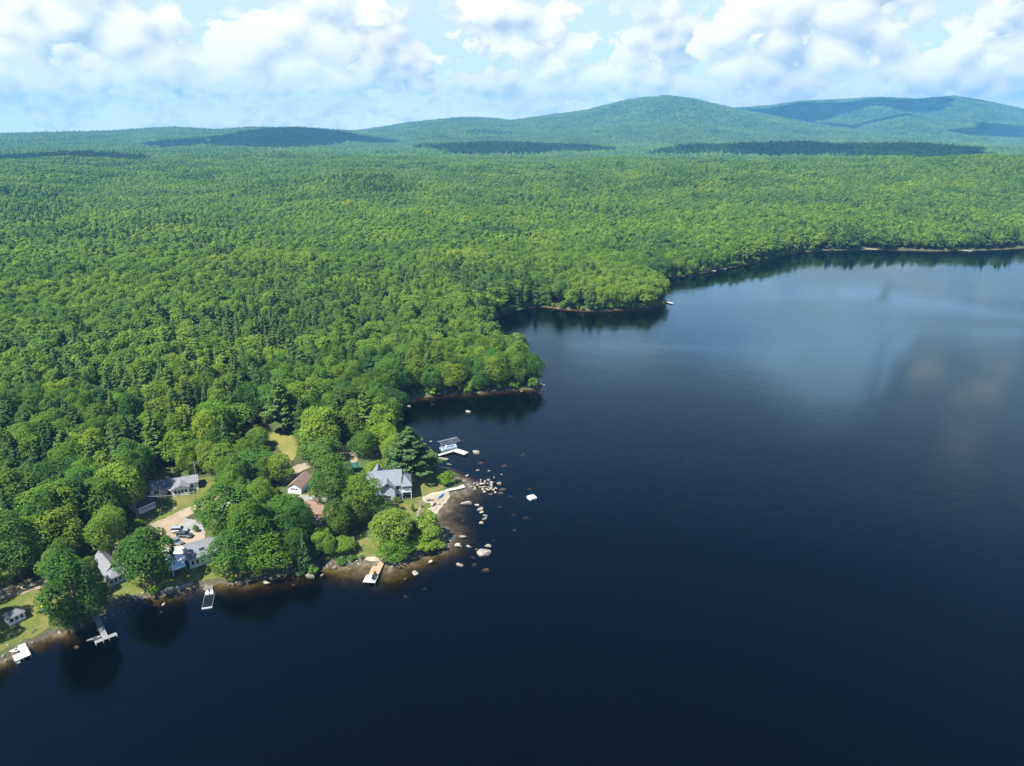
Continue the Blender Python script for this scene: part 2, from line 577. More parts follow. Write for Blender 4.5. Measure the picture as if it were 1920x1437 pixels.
# ------------------------------------------------------------------ water: a closed body of tea-coloured lake water
m, n = material('lake_water')
pos = n.n('ShaderNodeNewGeometry').outputs['Position']
wind = n.noise(n.v('MULTIPLY', pos, (0.0022, 0.0065, 1.0)), 1.0, 3, 0.55, 0.6)
near = n.n('ShaderNodeVectorMath', operation='LENGTH', ins={0: pos}).outputs['Value']
w1 = n.noise(n.v('MULTIPLY', pos, (0.55, 0.85, 1.0)), 1.0, 4, 0.6, 0.4)
w2 = n.noise(n.v('MULTIPLY', pos, (0.14, 0.2, 1.0)), 1.0, 2, 0.5)
hgt = n.m('ADD', n.m('MULTIPLY', w1, 0.060), n.m('MULTIPLY', w2, 0.07))
stg = n.ss(wind, 0.40, 0.60, 0.10, 1.25)
bmp = n.n('ShaderNodeBump', ins={'Height': hgt, 'Distance': 1.0, 'Strength': stg}).outputs[0]
fr = n.n('ShaderNodeFresnel', ins={'IOR': 1.333, 'Normal': bmp}).outputs[0]
gl = n.n('ShaderNodeBsdfGlossy', ins={'Color': (0.72, 0.92, 1.0), 'Roughness': 0.06, 'Normal': bmp})
tr = n.n('ShaderNodeBsdfTransparent')
mx = n.n('ShaderNodeMixShader', ins={0: fr, 1: tr.outputs[0], 2: gl.outputs[0]})
ab = n.n('ShaderNodeVolumeAbsorption', ins={'Color': (0.55, 0.49, 0.22), 'Density': 1.9})
finish(n, mx.outputs[0], ab.outputs[0])
M['water'] = m
lake = MB().box(-2900, 2900, -2400, 1000, -9.0, 0.0).build('water', M['water'])
tag(lake, 'dark blue lake with soft ripples and brown shallows', kind='structure')

# ------------------------------------------------------------------ haze
m, n = material('haze_air')
pv = n.n('ShaderNodeVolumePrincipled', ins={'Color': (0.155, 0.52, 1.0), 'Density': 9.0e-5, 'Anisotropy': 0.0})
finish(n, None, pv.outputs[0])
haze = MB().box(-9900, 9900, -2600, 10500, -12.0, 520.0).build('haze', m)
tag(haze, 'thin summer haze over the lake and hills', kind='stuff')

# ------------------------------------------------------------------ clouds out of view, placed and shaped for their shadows on the hills
m, n = material('cloud_white')
d_ = n.n('ShaderNodeBsdfDiffuse', ins={'Color': (0.74, 0.86, 0.97)})
t_ = n.n('ShaderNodeBsdfTranslucent', ins={'Color': (0.68, 0.84, 1.0)})
x_ = n.n('ShaderNodeMixShader', ins={0: 0.75, 1: d_.outputs[0], 2: t_.outputs[0]})
y_ = n.n('ShaderNodeMixShader', ins={0: 0.40, 1: x_.outputs[0], 2: n.n('ShaderNodeBsdfTransparent').outputs[0]})
finish(n, y_.outputs[0])
M['cloud'] = m
ico = bmesh.new()
bmesh.ops.create_icosphere(ico, subdivisions=3, radius=1.0)
ICO_V = np.array([v.co[:] for v in ico.verts])
ICO_F = np.array([[v.index for v in f.verts] for f in ico.faces])
ico.free()
ico = bmesh.new()
bmesh.ops.create_icosphere(ico, subdivisions=2, radius=1.0)
ICO2_V = np.array([v.co[:] for v in ico.verts])
ICO2_F = np.array([[v.index for v in f.verts] for f in ico.faces])
ico.free()
ico = bmesh.new()
bmesh.ops.create_icosphere(ico, subdivisions=5, radius=1.0)
ICO4_V = np.array([v.co[:] for v in ico.verts])
ICO4_F = np.array([[v.index for v in f.verts] for f in ico.faces])
ico.free()
# px, py of the shadow's middle, its distance, half width, half length
SHADOWS = [(540, 262, 3950, 390, 620), (350, 272, 3850, 170, 320), (930, 270, 3100, 380, 420), (1640, 272, 2780, 400, 460), (1360, 284, 2700, 240, 260), (1500, 276, 2900, 160, 200),
           (60, 290, 2500, 330, 240), (1440, 214, 7500, 640, 700), (1560, 226, 6600, 520, 340), (1690, 200, 7900, 480, 420), (1920, 248, 6400, 420, 420), (1850, 190, 8500, 240, 260)]
cv, cf, k = [], [], 0
for px, py, D, wx, wy in SHADOWS:
    a, e = azel(px, py)
    q = np.array((D * math.sin(a), D * math.cos(a)))
    gz = max(h1(*q), 0)
    alt = max(575.0, D * 0.162 + 118)
    lx, ly = TO_SUN.x / TO_SUN.z * (alt - gz), TO_SUN.y / TO_SUN.z * (alt - gz)
    c = np.array((q[0] + lx, q[1] + ly, alt))
    v = ICO4_V.copy()
    ang = np.arctan2(v[:, 1], v[:, 0])
    rad_ = 1 + 0.95 * fbm(v[:, 0] * 300 + px, v[:, 1] * 300 + v[:, 2] * 170, 200, 4, 81) + 0.22 * np.sin(3 * ang + px)
    v = v * rad_[:, None] * np.array((wx, wy, 0.16 * wy))
    v[:, 2] = np.where(v[:, 2] < 0, v[:, 2] * 0.15, v[:, 2])
    cv.append(v + c)
    cf.append(ICO4_F + k)
    k += len(v)
cl = link(bpy.data.objects.new('clouds', mesh_np('clouds', np.vstack(cv), np.vstack(cf), [M['cloud']], True)))
tag(cl, 'unseen clouds above the hills, placed for the shadows they cast', kind='stuff')
# ------------------------------------------------------------------ lawns, dirt road, drive, beach: sheets laid on the ground
def pxpoly(pts):
    return [ground(*p)[:2] for p in pts]


def smooth_closed(poly, it=2):
    p = np.array(poly)
    for _ in range(it):
        q = np.roll(p, -1, 0)
        p = np.stack([0.75 * p + 0.25 * q, 0.25 * p + 0.75 * q], 1).reshape(-1, 2)
    return p


def sheet(name, poly, mat, lift, label, it=2, ragged=0.5):
    p = smooth_closed(poly, it)
    # finer, slightly ragged outline
    out = []
    for a, b in zip(p, np.roll(p, -1, 0)):
        n_ = max(1, int(np.hypot(*(b - a)) / 0.8))
        for i in range(n_):
            out.append(a + (b - a) * i / n_)
    p = np.array(out)
    p = p + ragged * np.stack([vnoise(p[:, 0] / 1.3, p[:, 1] / 1.3, 71) - 0.5, vnoise(p[:, 0] / 1.3, p[:, 1] / 1.3, 72) - 0.5], 1) * 2
    bm = bmesh.new()
    bm.faces.new([bm.verts.new((x, y, 0)) for x, y in p])
    lo, hi_ = p.min(0), p.max(0)
    for ax, nrm in ((0, (1, 0, 0)), (1, (0, 1, 0))):
        for c in np.arange(lo[ax] + 1.1, hi_[ax], 1.4):
            co = [0, 0, 0]
            co[ax] = c
            bmesh.ops.bisect_plane(bm, geom=bm.verts[:] + bm.edges[:] + bm.faces[:], plane_co=co, plane_no=nrm)
    bmesh.ops.triangulate(bm, faces=bm.faces[:])
    vv = np.array([v.co[:2] for v in bm.verts])
    zz = height(vv[:, 0], vv[:, 1]) + lift
    for v, z in zip(bm.verts, zz):
        v.co.z = z
    bmesh.ops.recalc_face_normals(bm, faces=bm.faces)
    me = bpy.data.meshes.new(name)
    bm.to_mesh(me)
    bm.free()
    if me.polygons[0].normal.z < 0:
        me.flip_normals()
    me.materials.append(mat)
    me.polygons.foreach_set('use_smooth', np.ones(len(me.polygons), bool))
    return tag(link(bpy.data.objects.new(name, me)), label, kind='structure')


def turf(name, a, b, c):
    m, n = material(name)
    pos = n.n('ShaderNodeNewGeometry').outputs['Position']
    k = n.noise(pos, 0.16, 4, 0.6)
    f = n.noise(pos, 1.7, 5, 0.7)
    cc = n.mix(n.ss(k, 0.38, 0.62), n.mix(f, a, b), n.mix(f, b, c))
    d = n.n('ShaderNodeBsdfPrincipled', ins={'Base Color': cc, 'Roughness': 0.95, 'Specular IOR Level': 0.05})
    n.link(n.n('ShaderNodeBump', ins={'Height': n.noise(pos, 5.0, 3, 0.7), 'Distance': 0.08, 'Strength': 0.7}).outputs[0], d.inputs['Normal'])
    finish(n, d.outputs[0])
    return m


M['lawn'] = turf('mown_lawn', (0.062, 0.098, 0.021), (0.105, 0.12, 0.030), (0.17, 0.15, 0.048))
M['field'] = turf('dry_meadow', (0.12, 0.14, 0.033), (0.175, 0.165, 0.046), (0.22, 0.19, 0.065))
M['dirt'] = turf('packed_dirt', (0.19, 0.15, 0.10), (0.26, 0.21, 0.145), (0.31, 0.26, 0.19))
M['sand'] = turf('beach_sand', (0.25, 0.205, 0.14), (0.32, 0.265, 0.19), (0.38, 0.33, 0.25))
M['gravel'] = turf('grey_gravel', (0.17, 0.165, 0.15), (0.23, 0.225, 0.21), (0.29, 0.285, 0.27))

SETTLE = pxpoly([(-60, 1290), (-60, 1108), (20, 1098), (90, 1085), (160, 1052), (215, 1012), (248, 985), (262, 940), (268, 895), (285, 872), (330, 878), (392, 884), (425, 885),
                 (438, 850), (436, 812), (458, 795), (505, 796), (545, 806), (575, 842), (630, 858), (640, 838), (672, 838), (700, 862), (760, 885), (800, 892),
                 (830, 880), (900, 905), (850, 940), (850, 1040), (720, 1075), (560, 1090), (380, 1120), (180, 1190)])
LAWNS = [
    ([(-60, 1128), (20, 1118), (70, 1106), (118, 1118), (112, 1160), (88, 1180), (40, 1205), (0, 1226), (-60, 1252)], 'mown lawn round the small white shed by the lake'),
    ([(190, 1120), (205, 1095), (245, 1082), (330, 1066), (400, 1048), (452, 1030), (520, 1040), (550, 1062), (470, 1078), (405, 1085), (362, 1090), (300, 1107), (235, 1118), (205, 1132)], 'shaded lawn in front of the grey lake houses'),
    ([(250, 985), (268, 945), (280, 930), (330, 918), (385, 892), (408, 900), (395, 935), (345, 955), (300, 982), (262, 1005)], 'dry lawn in front of the long white home'),
    ([(745, 950), (765, 925), (776, 905), (800, 896), (826, 898), (838, 906), (828, 920), (802, 926), (792, 938), (798, 946), (812, 948), (800, 956), (788, 964), (778, 982), (768, 1000), (752, 995), (742, 975)], 'yellowed lawn on the point beside the grey house'),
    ([(600, 1052), (625, 1042), (655, 1030), (672, 1015), (700, 1005), (722, 1022), (728, 1040), (712, 1046), (690, 1047), (655, 1052)], 'lawn sloping to the tan pier'),
    ([(530, 928), (565, 903), (590, 885), (606, 900), (602, 935), (560, 944)], 'grass round the brown roofed garage'),
    ([(268, 905), (275, 885), (292, 876), (318, 884), (318, 902), (290, 912)], 'grass strip behind the long white home'),
    ([(690, 905), (676, 880), (700, 862), (745, 872), (768, 885), (740, 893)], 'dry grass behind the grey house'),
]
for pts, lab in LAWNS:
    sheet('lawn', pxpoly(pts), M['lawn'], 0.06, lab)
for pts, lab in [([(500, 822), (512, 810), (537, 806), (556, 822), (560, 845), (552, 862), (538, 872), (528, 850), (518, 835)], 'dry yellow meadow clearing in the trees'),
                 ([(446, 806), (458, 796), (490, 793), (496, 803), (470, 812), (450, 816)], 'small bright meadow strip below dark trees')]:
    sheet('field', pxpoly(pts), M['field'], 0.07, lab)


def strip(centre, wd):
    c = np.array(pxpoly(centre))
    t = np.gradient(c, axis=0)
    t /= np.linalg.norm(t, axis=1)[:, None]
    nn = np.stack([-t[:, 1], t[:, 0]], 1)
    return np.vstack([c + nn * wd / 2, (c - nn * wd / 2)[::-1]])


ROAD = [(-70, 1135), (0, 1116), (60, 1102), (120, 1078), (175, 1052), (225, 1026), (262, 1005), (300, 984), (335, 968), (375, 950), (430, 925), (475, 905), (520, 893), (560, 878), (600, 866), (640, 858), (655, 846), (652, 836)]
road = strip(ROAD, 4.6)
sheet('dirt_road', road, M['dirt'], 0.12, 'pale dirt road winding behind the lake houses', 1)
sheet('dirt_road', pxpoly([(270, 1015), (300, 992), (330, 972), (352, 972), (378, 985), (386, 1003), (380, 1018), (345, 1030), (322, 1038), (302, 1024)]), M['dirt'], 0.17, 'sandy parking yard above the white awning house')
sheet('dirt_road', pxpoly([(520, 905), (528, 886), (556, 874), (572, 880), (552, 896), (536, 912)]), M['dirt'], 0.18, 'sandy turnaround behind the brown roofed garage')
sheet('dirt_road', pxpoly([(640, 862), (648, 846), (656, 836), (666, 848), (672, 866), (655, 874)]), M['dirt'], 0.17, 'sandy clearing behind the grey house trees')
sheet('path', strip([(540, 934), (560, 934), (590, 936), (612, 940)], 3.2), M['gravel'], 0.15, 'grey gravel drive below the brown roofed garage', 1)
sheet('path', pxpoly([(338, 980), (352, 972), (378, 978), (384, 996), (362, 1000), (350, 990)]), M['gravel'], 0.20, 'grey gravel bed beside the parked cars')
sheet('beach', pxpoly([(845, 922), (842, 934), (834, 944), (826, 957), (812, 970), (800, 975), (795, 966), (806, 952), (812, 946), (796, 943), (792, 934), (804, 926), (826, 922)]), M['sand'], 0.12, 'small pale sand beach on the point')
sheet('beach', pxpoly([(678, 1049), (690, 1046), (722, 1044), (730, 1050), (716, 1053), (690, 1052)]), M['sand'], 0.13, 'narrow sand strip at the head of the tan pier', 1)

# ------------------------------------------------------------------ trees
def leaves_mesh(name, C, Nn, Sz, mats, extra=None):
    """leaf clumps: one folded lozenge per point; extra = (verts, quads, material) for the wood"""
    N_ = len(C)
    Nn = Nn / np.linalg.norm(Nn, axis=1)[:, None]
    r = RNG.normal(size=(N_, 3))
    t = np.cross(Nn, r)
    t /= np.linalg.norm(t, axis=1)[:, None] + 1e-9
    b = np.cross(Nn, t)
    s = Sz[:, None]
    bend = RNG.uniform(-0.25, 0.25, (N_, 1)) * s
    V = np.stack([C + t * s, C + b * s * 0.62 + Nn * bend, C - t * s * 0.9, C - b * s * 0.62 + Nn * bend], 1).reshape(-1, 3)
    Fc = np.arange(4 * N_).reshape(-1, 4)
    mi = np.zeros(N_, int)
    if extra is not None:
        ev, ef = extra
        Fc = np.vstack([Fc, np.asarray(ef) + len(V)])
        V = np.vstack([V, ev])
        mi = np.concatenate([mi, np.ones(len(ef), int)])
    return mesh_np(name, V, Fc, mats, False, mi)


def tubes(segs, n=5):
    """tapered limbs as quads: segs of (a, b, ra, rb)"""
    V, Fq, k = [], [], 0
    ang = np.arange(n) * 2 * np.pi / n
    for a, b, ra, rb in segs:
        a, b = np.asarray(a, float), np.asarray(b, float)
        d = (b - a) / (np.linalg.norm(b - a) + 1e-9)
        u = np.cross(d, (0.3, 0.9, 0.1))
        u /= np.linalg.norm(u)
        v = np.cross(d, u)
        ring = np.cos(ang)[:, None] * u + np.sin(ang)[:, None] * v
        V += [a + ring * ra, b + ring * rb]
        for i in range(n):
            j = (i + 1) % n
            Fq.append((k + i, k + j, k + n + j, k + n + i))
        k += 2 * n
    return np.vstack(V), np.array(Fq)


def unit_dirs(rng, n_):
    d = rng.normal(size=(n_, 3))
    return d / np.linalg.norm(d, axis=1)[:, None]


def broadleaf(seed, nb, nl, ls, squat=1.0, base=0.12, dense=False):
    """unit tree: height 1, crown radius about 0.5 in unit space; scaled by (2R, 2R, H)"""
    g = np.random.default_rng(seed)
    B = []
    for i in range(nb):
        d = unit_dirs(g, 1)[0]
        d[2] = d[2] * 0.95 + 0.06
        rad = g.uniform(0.68, 1.05) if i else 0.0
        zc = base + (1 - base) * 0.52
        taper = 1.0 - 0.25 * max(d[2], 0) - 0.1 * max(-d[2] - 0.4, 0)
        c = np.array((d[0] * 0.36 * rad * taper, d[1] * 0.36 * rad * taper, zc + d[2] * (1 - base) * 0.37 * rad))
        r = g.uniform(0.12, 0.20) * (1.05 if dense else 1.0)
        if not i:
            r = 0.27
        B.append((c, r))
    P, Nr, Q = [], [], []
    vol = np.array([r ** 2 for _, r in B])
    cnt = np.maximum(8, (nl * vol / vol.sum())).astype(int)
    for (c, r), k in zip(B, cnt):
        d = unit_dirs(g, k)
        d[:, 2] = np.where(d[:, 2] < -0.6, -d[:, 2], d[:, 2])
        rad = r * (0.72 + 0.36 * np.sqrt(g.random(k)))
        p = c + d * rad[:, None] * np.array((1, 1, (1 - base) * 1.02))
        keep = np.ones(k, bool)
        for c2, r2 in B:
            q = (p - c2) / np.array((1, 1, (1 - base) * 1.02))
            keep &= (np.linalg.norm(q, axis=1) > r2 * 0.62)
        P.append(p[keep])
        Nr.append((d * 1.0 + np.array((0, 0, 0.35)) + g.normal(size=(k, 3)) * 0.36)[keep])
        Q.append(ls * g.uniform(0.65, 1.35, k)[keep])
    P, Nr, Q = np.vstack(P), np.vstack(Nr), np.concatenate(Q)
    segs = [((0, 0, -0.04), (0.01, 0, base * 0.9), 0.022, 0.017), ((0.01, 0, base * 0.9), (0, 0.01, 0.72), 0.017, 0.006)]
    for c, r in B[1:10]:
        z0 = g.uniform(base * 0.8, 0.55)
        segs.append(((0, 0, z0), c, 0.009, 0.003))
    return P, Nr, Q, segs


def pine(seed, nl, ls, lev=13, base=0.22, power=0.75, layered=0.9, droop=0.0):
    """unit conifer: tiers of boughs carrying flat sprays"""
    g = np.random.default_rng(seed)
    P, Nr, Q, segs = [], [], [], [((0, 0, -0.04), (0, 0, 0.5), 0.020, 0.013), ((0, 0, 0.5), (0, 0, 0.985), 0.013, 0.002)]
    br = []
    for i in range(lev):
        t = i / (lev - 1)
        z = base + (0.97 - base) * t
        nb = max(4, int(7 - 2.5 * t))
        a0 = g.uniform(0, 6.28)
        for b in range(nb):
            L = 0.5 * (1 - t) ** power * g.uniform(0.62, 1.08) + 0.025
            br.append((z + g.uniform(-0.02, 0.02), a0 + b * 6.283 / nb + g.uniform(-0.35, 0.35), L))
    tot = sum(b[2] + 0.05 for b in br)
    for z, a, L in br:
        k = max(5, int(nl * (L + 0.05) / tot))
        u = g.uniform(0.12, 1.0, k) ** 0.75
        wdt = 0.34 * L * (1.05 - 0.55 * u) + 0.012
        s = g.uniform(-1, 1, k) * wdt
        ca, sa = math.cos(a), math.sin(a)
        lift_ = (0.10 - droop) * L * u + 0.10 * L * u * u - np.abs(s) * 0.12
        p = np.stack([ca * L * u - sa * s, sa * L * u + ca * s, z + lift_ * 0.7 + g.normal(size=k) * 0.010], 1)
        P.append(p)
        Nr.append(np.stack([ca * 0.45 + g.normal(size=k) * 0.35, sa * 0.45 + g.normal(size=k) * 0.35, np.full(k, layered)], 1))
        Q.append(ls * g.uniform(0.7, 1.3, k))
        segs.append(((0, 0, z), (ca * L * 0.9, sa * L * 0.9, z + 0.06 * L), 0.005, 0.0015))
    return np.vstack(P), np.vstack(Nr), np.concatenate(Q), segs


def in_metres(tr, H, R):
    P, Nr, Q, segs = tr
    k = np.array((2 * R, 2 * R, H))
    sg = [(np.asarray(a) * k, np.asarray(b) * k, ra * H, rb * H) for a, b, ra, rb in segs]
    return P * k, Nr, Q, sg


LM, PM = [M['leaf'], M['bark']], [M['needle'], M['bark']]
KINDS = {}          # kind -> list of (crown mesh, trunk mesh, H, R)


def proto(kind, tr, H, R, mats):
    P, Nr, Q, sg = in_metres(tr, H, R)
    cm = leaves_mesh(kind + '_crown', P, Nr, Q, mats[:1])
    tv, tf = tubes(sg)
    tm = mesh_np(kind + '_trunk', tv, tf, mats[1:], True)
    KINDS.setdefault(kind, []).append((cm, tm, H, R))


for i in range(5):
    proto('broadleaf_tree', broadleaf(100 + i, 34 + 4 * i, 9500, 0.29, base=0.04), 18.0, 5.6 + 0.3 * i, LM)
for i in range(2):
    proto('dense_tree', broadleaf(150 + i, 46, 10500, 0.26, base=0.02, dense=True), 16.0, 5.5, LM)
for i in range(3):
    proto('pine_tree', pine(200 + i, 4600, 0.34, lev=12 + i, base=0.24, power=0.62 + 0.08 * i), 22.0, 4.9, PM)
for i in range(2):
    proto('fir_tree', pine(230 + i, 4200, 0.26, lev=20, base=0.08, power=0.95, layered=0.7, droop=0.28), 17.0, 3.2, PM)
for i in range(3):
    proto('shrub', broadleaf(260 + i, 14, 1700, 0.20, base=0.04, dense=True), 4.0, 2.4, LM)

# instanced forest stock: mid distance, coarser leaves
STOCK = bpy.data.collections.new('forest_stock')           # not linked to the scene: only instanced


def stock(name, tr, H, R, mats):
    P, Nr, Q, sg = in_metres(tr, H, R)
    o = bpy.data.objects.new(name, leaves_mesh(name, P, Nr, Q, mats, tubes(sg[:2], 4)))
    return o


def scatter(name, stocks, P, idx, rz, sc, label, tilt=None):
    """one object of instanced trees on points"""
    c = bpy.data.collections.new(name + '_stock')
    for i, o in enumerate(stocks):
        o.name = "%s_%s" % (name, chr(97 + i))
        c.objects.link(o)
    me = bpy.data.meshes.new(name)
    me.vertices.add(len(P))
    me.vertices.foreach_set('co', np.asarray(P, np.float32).ravel())
    a = me.attributes.new('pick', 'INT', 'POINT')
    a.data.foreach_set('value', np.asarray(idx, np.int32))
    rot = np.zeros((len(P), 3), np.float32)
    rot[:, 2] = rz
    if tilt is not None:
        rot[:, :2] = tilt
    a = me.attributes.new('turn', 'FLOAT_VECTOR', 'POINT')
    a.data.foreach_set('vector', rot.ravel())
    a = me.attributes.new('size', 'FLOAT_VECTOR', 'POINT')
    a.data.foreach_set('vector', np.asarray(sc, np.float32).ravel())
    o = link(bpy.data.objects.new(name, me))
    ng = bpy.data.node_groups.new(name + '_nodes', 'GeometryNodeTree')
    ng.interface.new_socket('Geometry', in_out='INPUT', socket_type='NodeSocketGeometry')
    ng.interface.new_socket('Geometry', in_out='OUTPUT', socket_type='NodeSocketGeometry')
    gi, go = ng.nodes.new('NodeGroupInput'), ng.nodes.new('NodeGroupOutput')
    ci = ng.nodes.new('GeometryNodeCollectionInfo')
    ci.inputs['Collection'].default_value = c
    ci.inputs['Separate Children'].default_value = True
    ci.inputs['Reset Children'].default_value = True
    iop = ng.nodes.new('GeometryNodeInstanceOnPoints')
    iop.inputs['Pick Instance'].default_value = True
    L = ng.links.new
    L(gi.outputs[0], iop.inputs['Points'])
    L(ci.outputs[0], iop.inputs['Instance'])
    for at_, ty, so in (('pick', 'INT', 'Instance Index'), ('turn', 'FLOAT_VECTOR', 'Rotation'), ('size', 'FLOAT_VECTOR', 'Scale')):
        na_ = ng.nodes.new('GeometryNodeInputNamedAttribute')
        na_.data_type = ty
        na_.inputs['Name'].default_value = at_
        L(na_.outputs[0], iop.inputs[so])
    L(iop.outputs[0], go.inputs[0])
    md = o.modifiers.new('trees', 'NODES')
    md.node_group = ng
    return tag(o, label, kind='stuff')


def tree(kind, x, y, H, R, label, cat='tree', group=None, tint=None, which=None, rz=None, z=None, name=None):
    ps = KINDS[kind]
    cm, tm, H0, R0 = ps[which % len(ps)] if which is not None else random.choice(ps)
    z = h1(x, y) - 0.1 if z is None else z
    nm = name or {'dense_tree': 'broadleaf_tree'}.get(kind, kind)
    o = empty(nm, (x, y, z), random.uniform(0, 6.28) if rz is None else rz, label, cat, group)
    o.scale = (R / R0, R / R0, H / H0)
    for part_, me in (('crown', cm), ('trunk', tm)):
        c = link(bpy.data.objects.new(part_, me), o)
        if tint and part_ == 'crown':
            c.color = (*tint, 1)
    return o


def tree_px(x0, x1, y0, y1, kind, tint, label, cat='tree', group=None, base=0.03, which=None, name=None):
    """a tree whose crown fills these pixels of the photograph"""
    cx, cy_ = (x0 + x1) / 2, (y0 + y1) / 2
    z = 8.0
    for _ in range(4):
        p = at(cx, cy_, z)
        dep = p[1] * CP - (z - CAM_H) * SP
        k = F / dep
        th = math.atan2(CAM_H - z, math.hypot(p[0], p[1]))
        R = (x1 - x0) / 2 / k
        Hc = max(((y1 - y0) / k - 1.35 * R * math.sin(th)) / math.cos(th), R * 0.9)
        H = Hc / (1 - base)
        gz = h1(p[0], p[1])
        z = max(gz, 0.1) + H * (base + (1 - base) * 0.5)
    HAND.append((p[0], p[1], R))
    return tree(kind, p[0], p[1], H * 1.06, R * 1.13, label, cat, group, tint, which, name=name)


HAND = []
G_, D_, Y_, B_ = (1.0, 1.05, 1.0), (0.55, 0.68, 0.62), (1.75, 1.5, 0.9), (0.72, 0.86, 0.85)
for a in [
    (84, 188, 1030, 1192, 'dense_tree', (0.36, 0.50, 0.59), 'large dark blue-green tree between the grey cottage and the white lawn shed'),
    (100, 165, 1110, 1192, 'broadleaf_tree', (0.62, 0.72, 0.59), 'mid green tree at the shore beside the grey T-shaped dock'),
    (228, 322, 985, 1112, 'broadleaf_tree', (0.50, 0.66, 0.63), 'dark broadleaf tree standing between the grey cottage and the white awning house'),
    (372, 474, 902, 1012, 'broadleaf_tree', (0.65, 0.76, 0.72), 'loose open tree in front of the half hidden white house'),
    (430, 512, 935, 1060, 'broadleaf_tree', (0.50, 0.62, 0.54), 'dark green western half of the largest shore tree clump'),
    (486, 592, 922, 1030, 'broadleaf_tree', (0.58, 0.70, 0.56), 'highest spreading green tree of the largest shore clump'),
    (452, 552, 988, 1084, 'broadleaf_tree', (0.52, 0.66, 0.52), 'broad tree at the water in front of the largest shore clump'),
    (535, 582, 990, 1066, 'broadleaf_tree', (0.40, 0.52, 0.48), 'very dark tree on the eastern edge of the largest shore clump'),
    (384, 474, 988, 1090, 'broadleaf_tree', (0.53, 0.71, 0.63), 'dark tree overhanging the gable end of the grey lake house'),
    (530, 592, 938, 1040, 'broadleaf_tree', (0.53, 0.69, 0.59), 'dark tree hiding the side of the brown roofed house'),
    (586, 656, 855, 968, 'dense_tree', (0.90, 0.94, 0.81), 'tall bright green maple next to the brown roofed garage'),
    (643, 714, 885, 982, 'broadleaf_tree', (0.99, 0.97, 0.77), 'bright green tree between the tall maple and the grey house'),
    (606, 668, 934, 1012, 'dense_tree', (0.53, 0.57, 0.65), 'round dense dark olive tree below the tall maple'),
    (580, 628, 985, 1036, 'broadleaf_tree', (1.07, 1.05, 0.72), 'bright green low tree beside the small dark fir'),
    (616, 668, 1002, 1042, 'broadleaf_tree', (1.30, 1.18, 0.68), 'low yellow-green tree above the tan pier lawn'),
    (686, 772, 950, 1040, 'broadleaf_tree', (0.99, 0.91, 0.90), 'olive green rounded tree in front of the grey house'),
    (702, 772, 1002, 1054, 'dense_tree', (0.73, 0.84, 0.68), 'dark low tree leaning over the orange and blue kayaks'),
    (692, 742, 926, 978, 'broadleaf_tree', (0.86, 0.91, 0.99), 'pale grey-green tree against the wall of the grey house'),
    (716, 820, 792, 908, 'pine_tree', (0.82, 0.84, 0.90), 'tall white pine behind the grey house on the point'),
    (692, 748, 788, 855, 'broadleaf_tree', (1.12, 1.09, 0.81), 'bright green tree beside the tall white pine'),
    (656, 710, 806, 864, 'dense_tree', (0.57, 0.69, 0.65), 'dark rounded tree beside the sandy clearing'),
    (167, 234, 955, 1050, 'broadleaf_tree', (0.86, 0.91, 0.77), 'mid green tree on the road bank above the grey cottage'),
    (222, 270, 888, 962, 'broadleaf_tree', (1.30, 1.18, 0.72), 'sunlit yellow-green tree beside the dark roofed garage'),
    (384, 450, 826, 906, 'broadleaf_tree', (0.90, 0.88, 0.77), 'mid green tree behind the utility pole'),
    (428, 514, 838, 914, 'dense_tree', (0.60, 0.74, 0.85), 'wide bluish green tree above the half hidden white house'),
    (392, 440, 806, 852, 'broadleaf_tree', (1.24, 1.13, 0.77), 'light green tree at the edge of the bright meadow strip'),
    (497, 554, 848, 912, 'broadleaf_tree', (0.73, 0.77, 0.72), 'slim tree with bare trunk beside the sandy turnaround'),
    (462, 510, 892, 934, 'broadleaf_tree', (0.77, 0.84, 0.77), 'small green tree left of the brown roofed garage'),
    (562, 642, 818, 884, 'dense_tree', (0.73, 0.84, 0.85), 'broad dark green tree behind the tall maple'),
    (620, 662, 860, 906, 'broadleaf_tree', (0.82, 0.91, 0.81), 'green tree beside the teal canopy tent'),
    (690, 728, 862, 900, 'broadleaf_tree', (0.95, 0.97, 0.81), 'light green tree behind the roof of the grey house'),
    (492, 562, 708, 818, 'pine_tree', (0.86, 0.92, 0.90), 'tall dark pine behind the dry yellow meadow'),
    (464, 502, 798, 842, 'broadleaf_tree', (1.27, 1.18, 0.81), 'pale yellow-green tree left of the dry yellow meadow'),
    (552, 592, 800, 850, 'broadleaf_tree', (0.77, 0.80, 0.85), 'thin greyish birch right of the dry yellow meadow'),
    (652, 716, 730, 832, 'pine_tree', (1.20, 1.13, 0.90), 'tall light green pine with feathery layers near the cove'),
    (606, 662, 740, 830, 'pine_tree', (0.82, 0.84, 0.90), 'dark pine with bare lower trunks above the sandy clearing'),
    (352, 462, 744, 834, 'dense_tree', (0.71, 0.82, 0.65), 'very wide dark tree at the head of the bright meadow strip'),
    (300, 370, 800, 880, 'broadleaf_tree', (0.73, 0.84, 0.72), 'round green tree directly behind the long white home'),
    (352, 398, 822, 884, 'broadleaf_tree', (0.82, 0.88, 0.77), 'green tree behind the gable of the long white home'),
]:
    tree_px(*a)
for a in [
    (552, 588, 996, 1070, 'fir_tree', (0.82, 0.92, 0.99), 'narrow dark fir at the water between the large tree and pier'),
]:
    tree_px(*a, base=0.08)
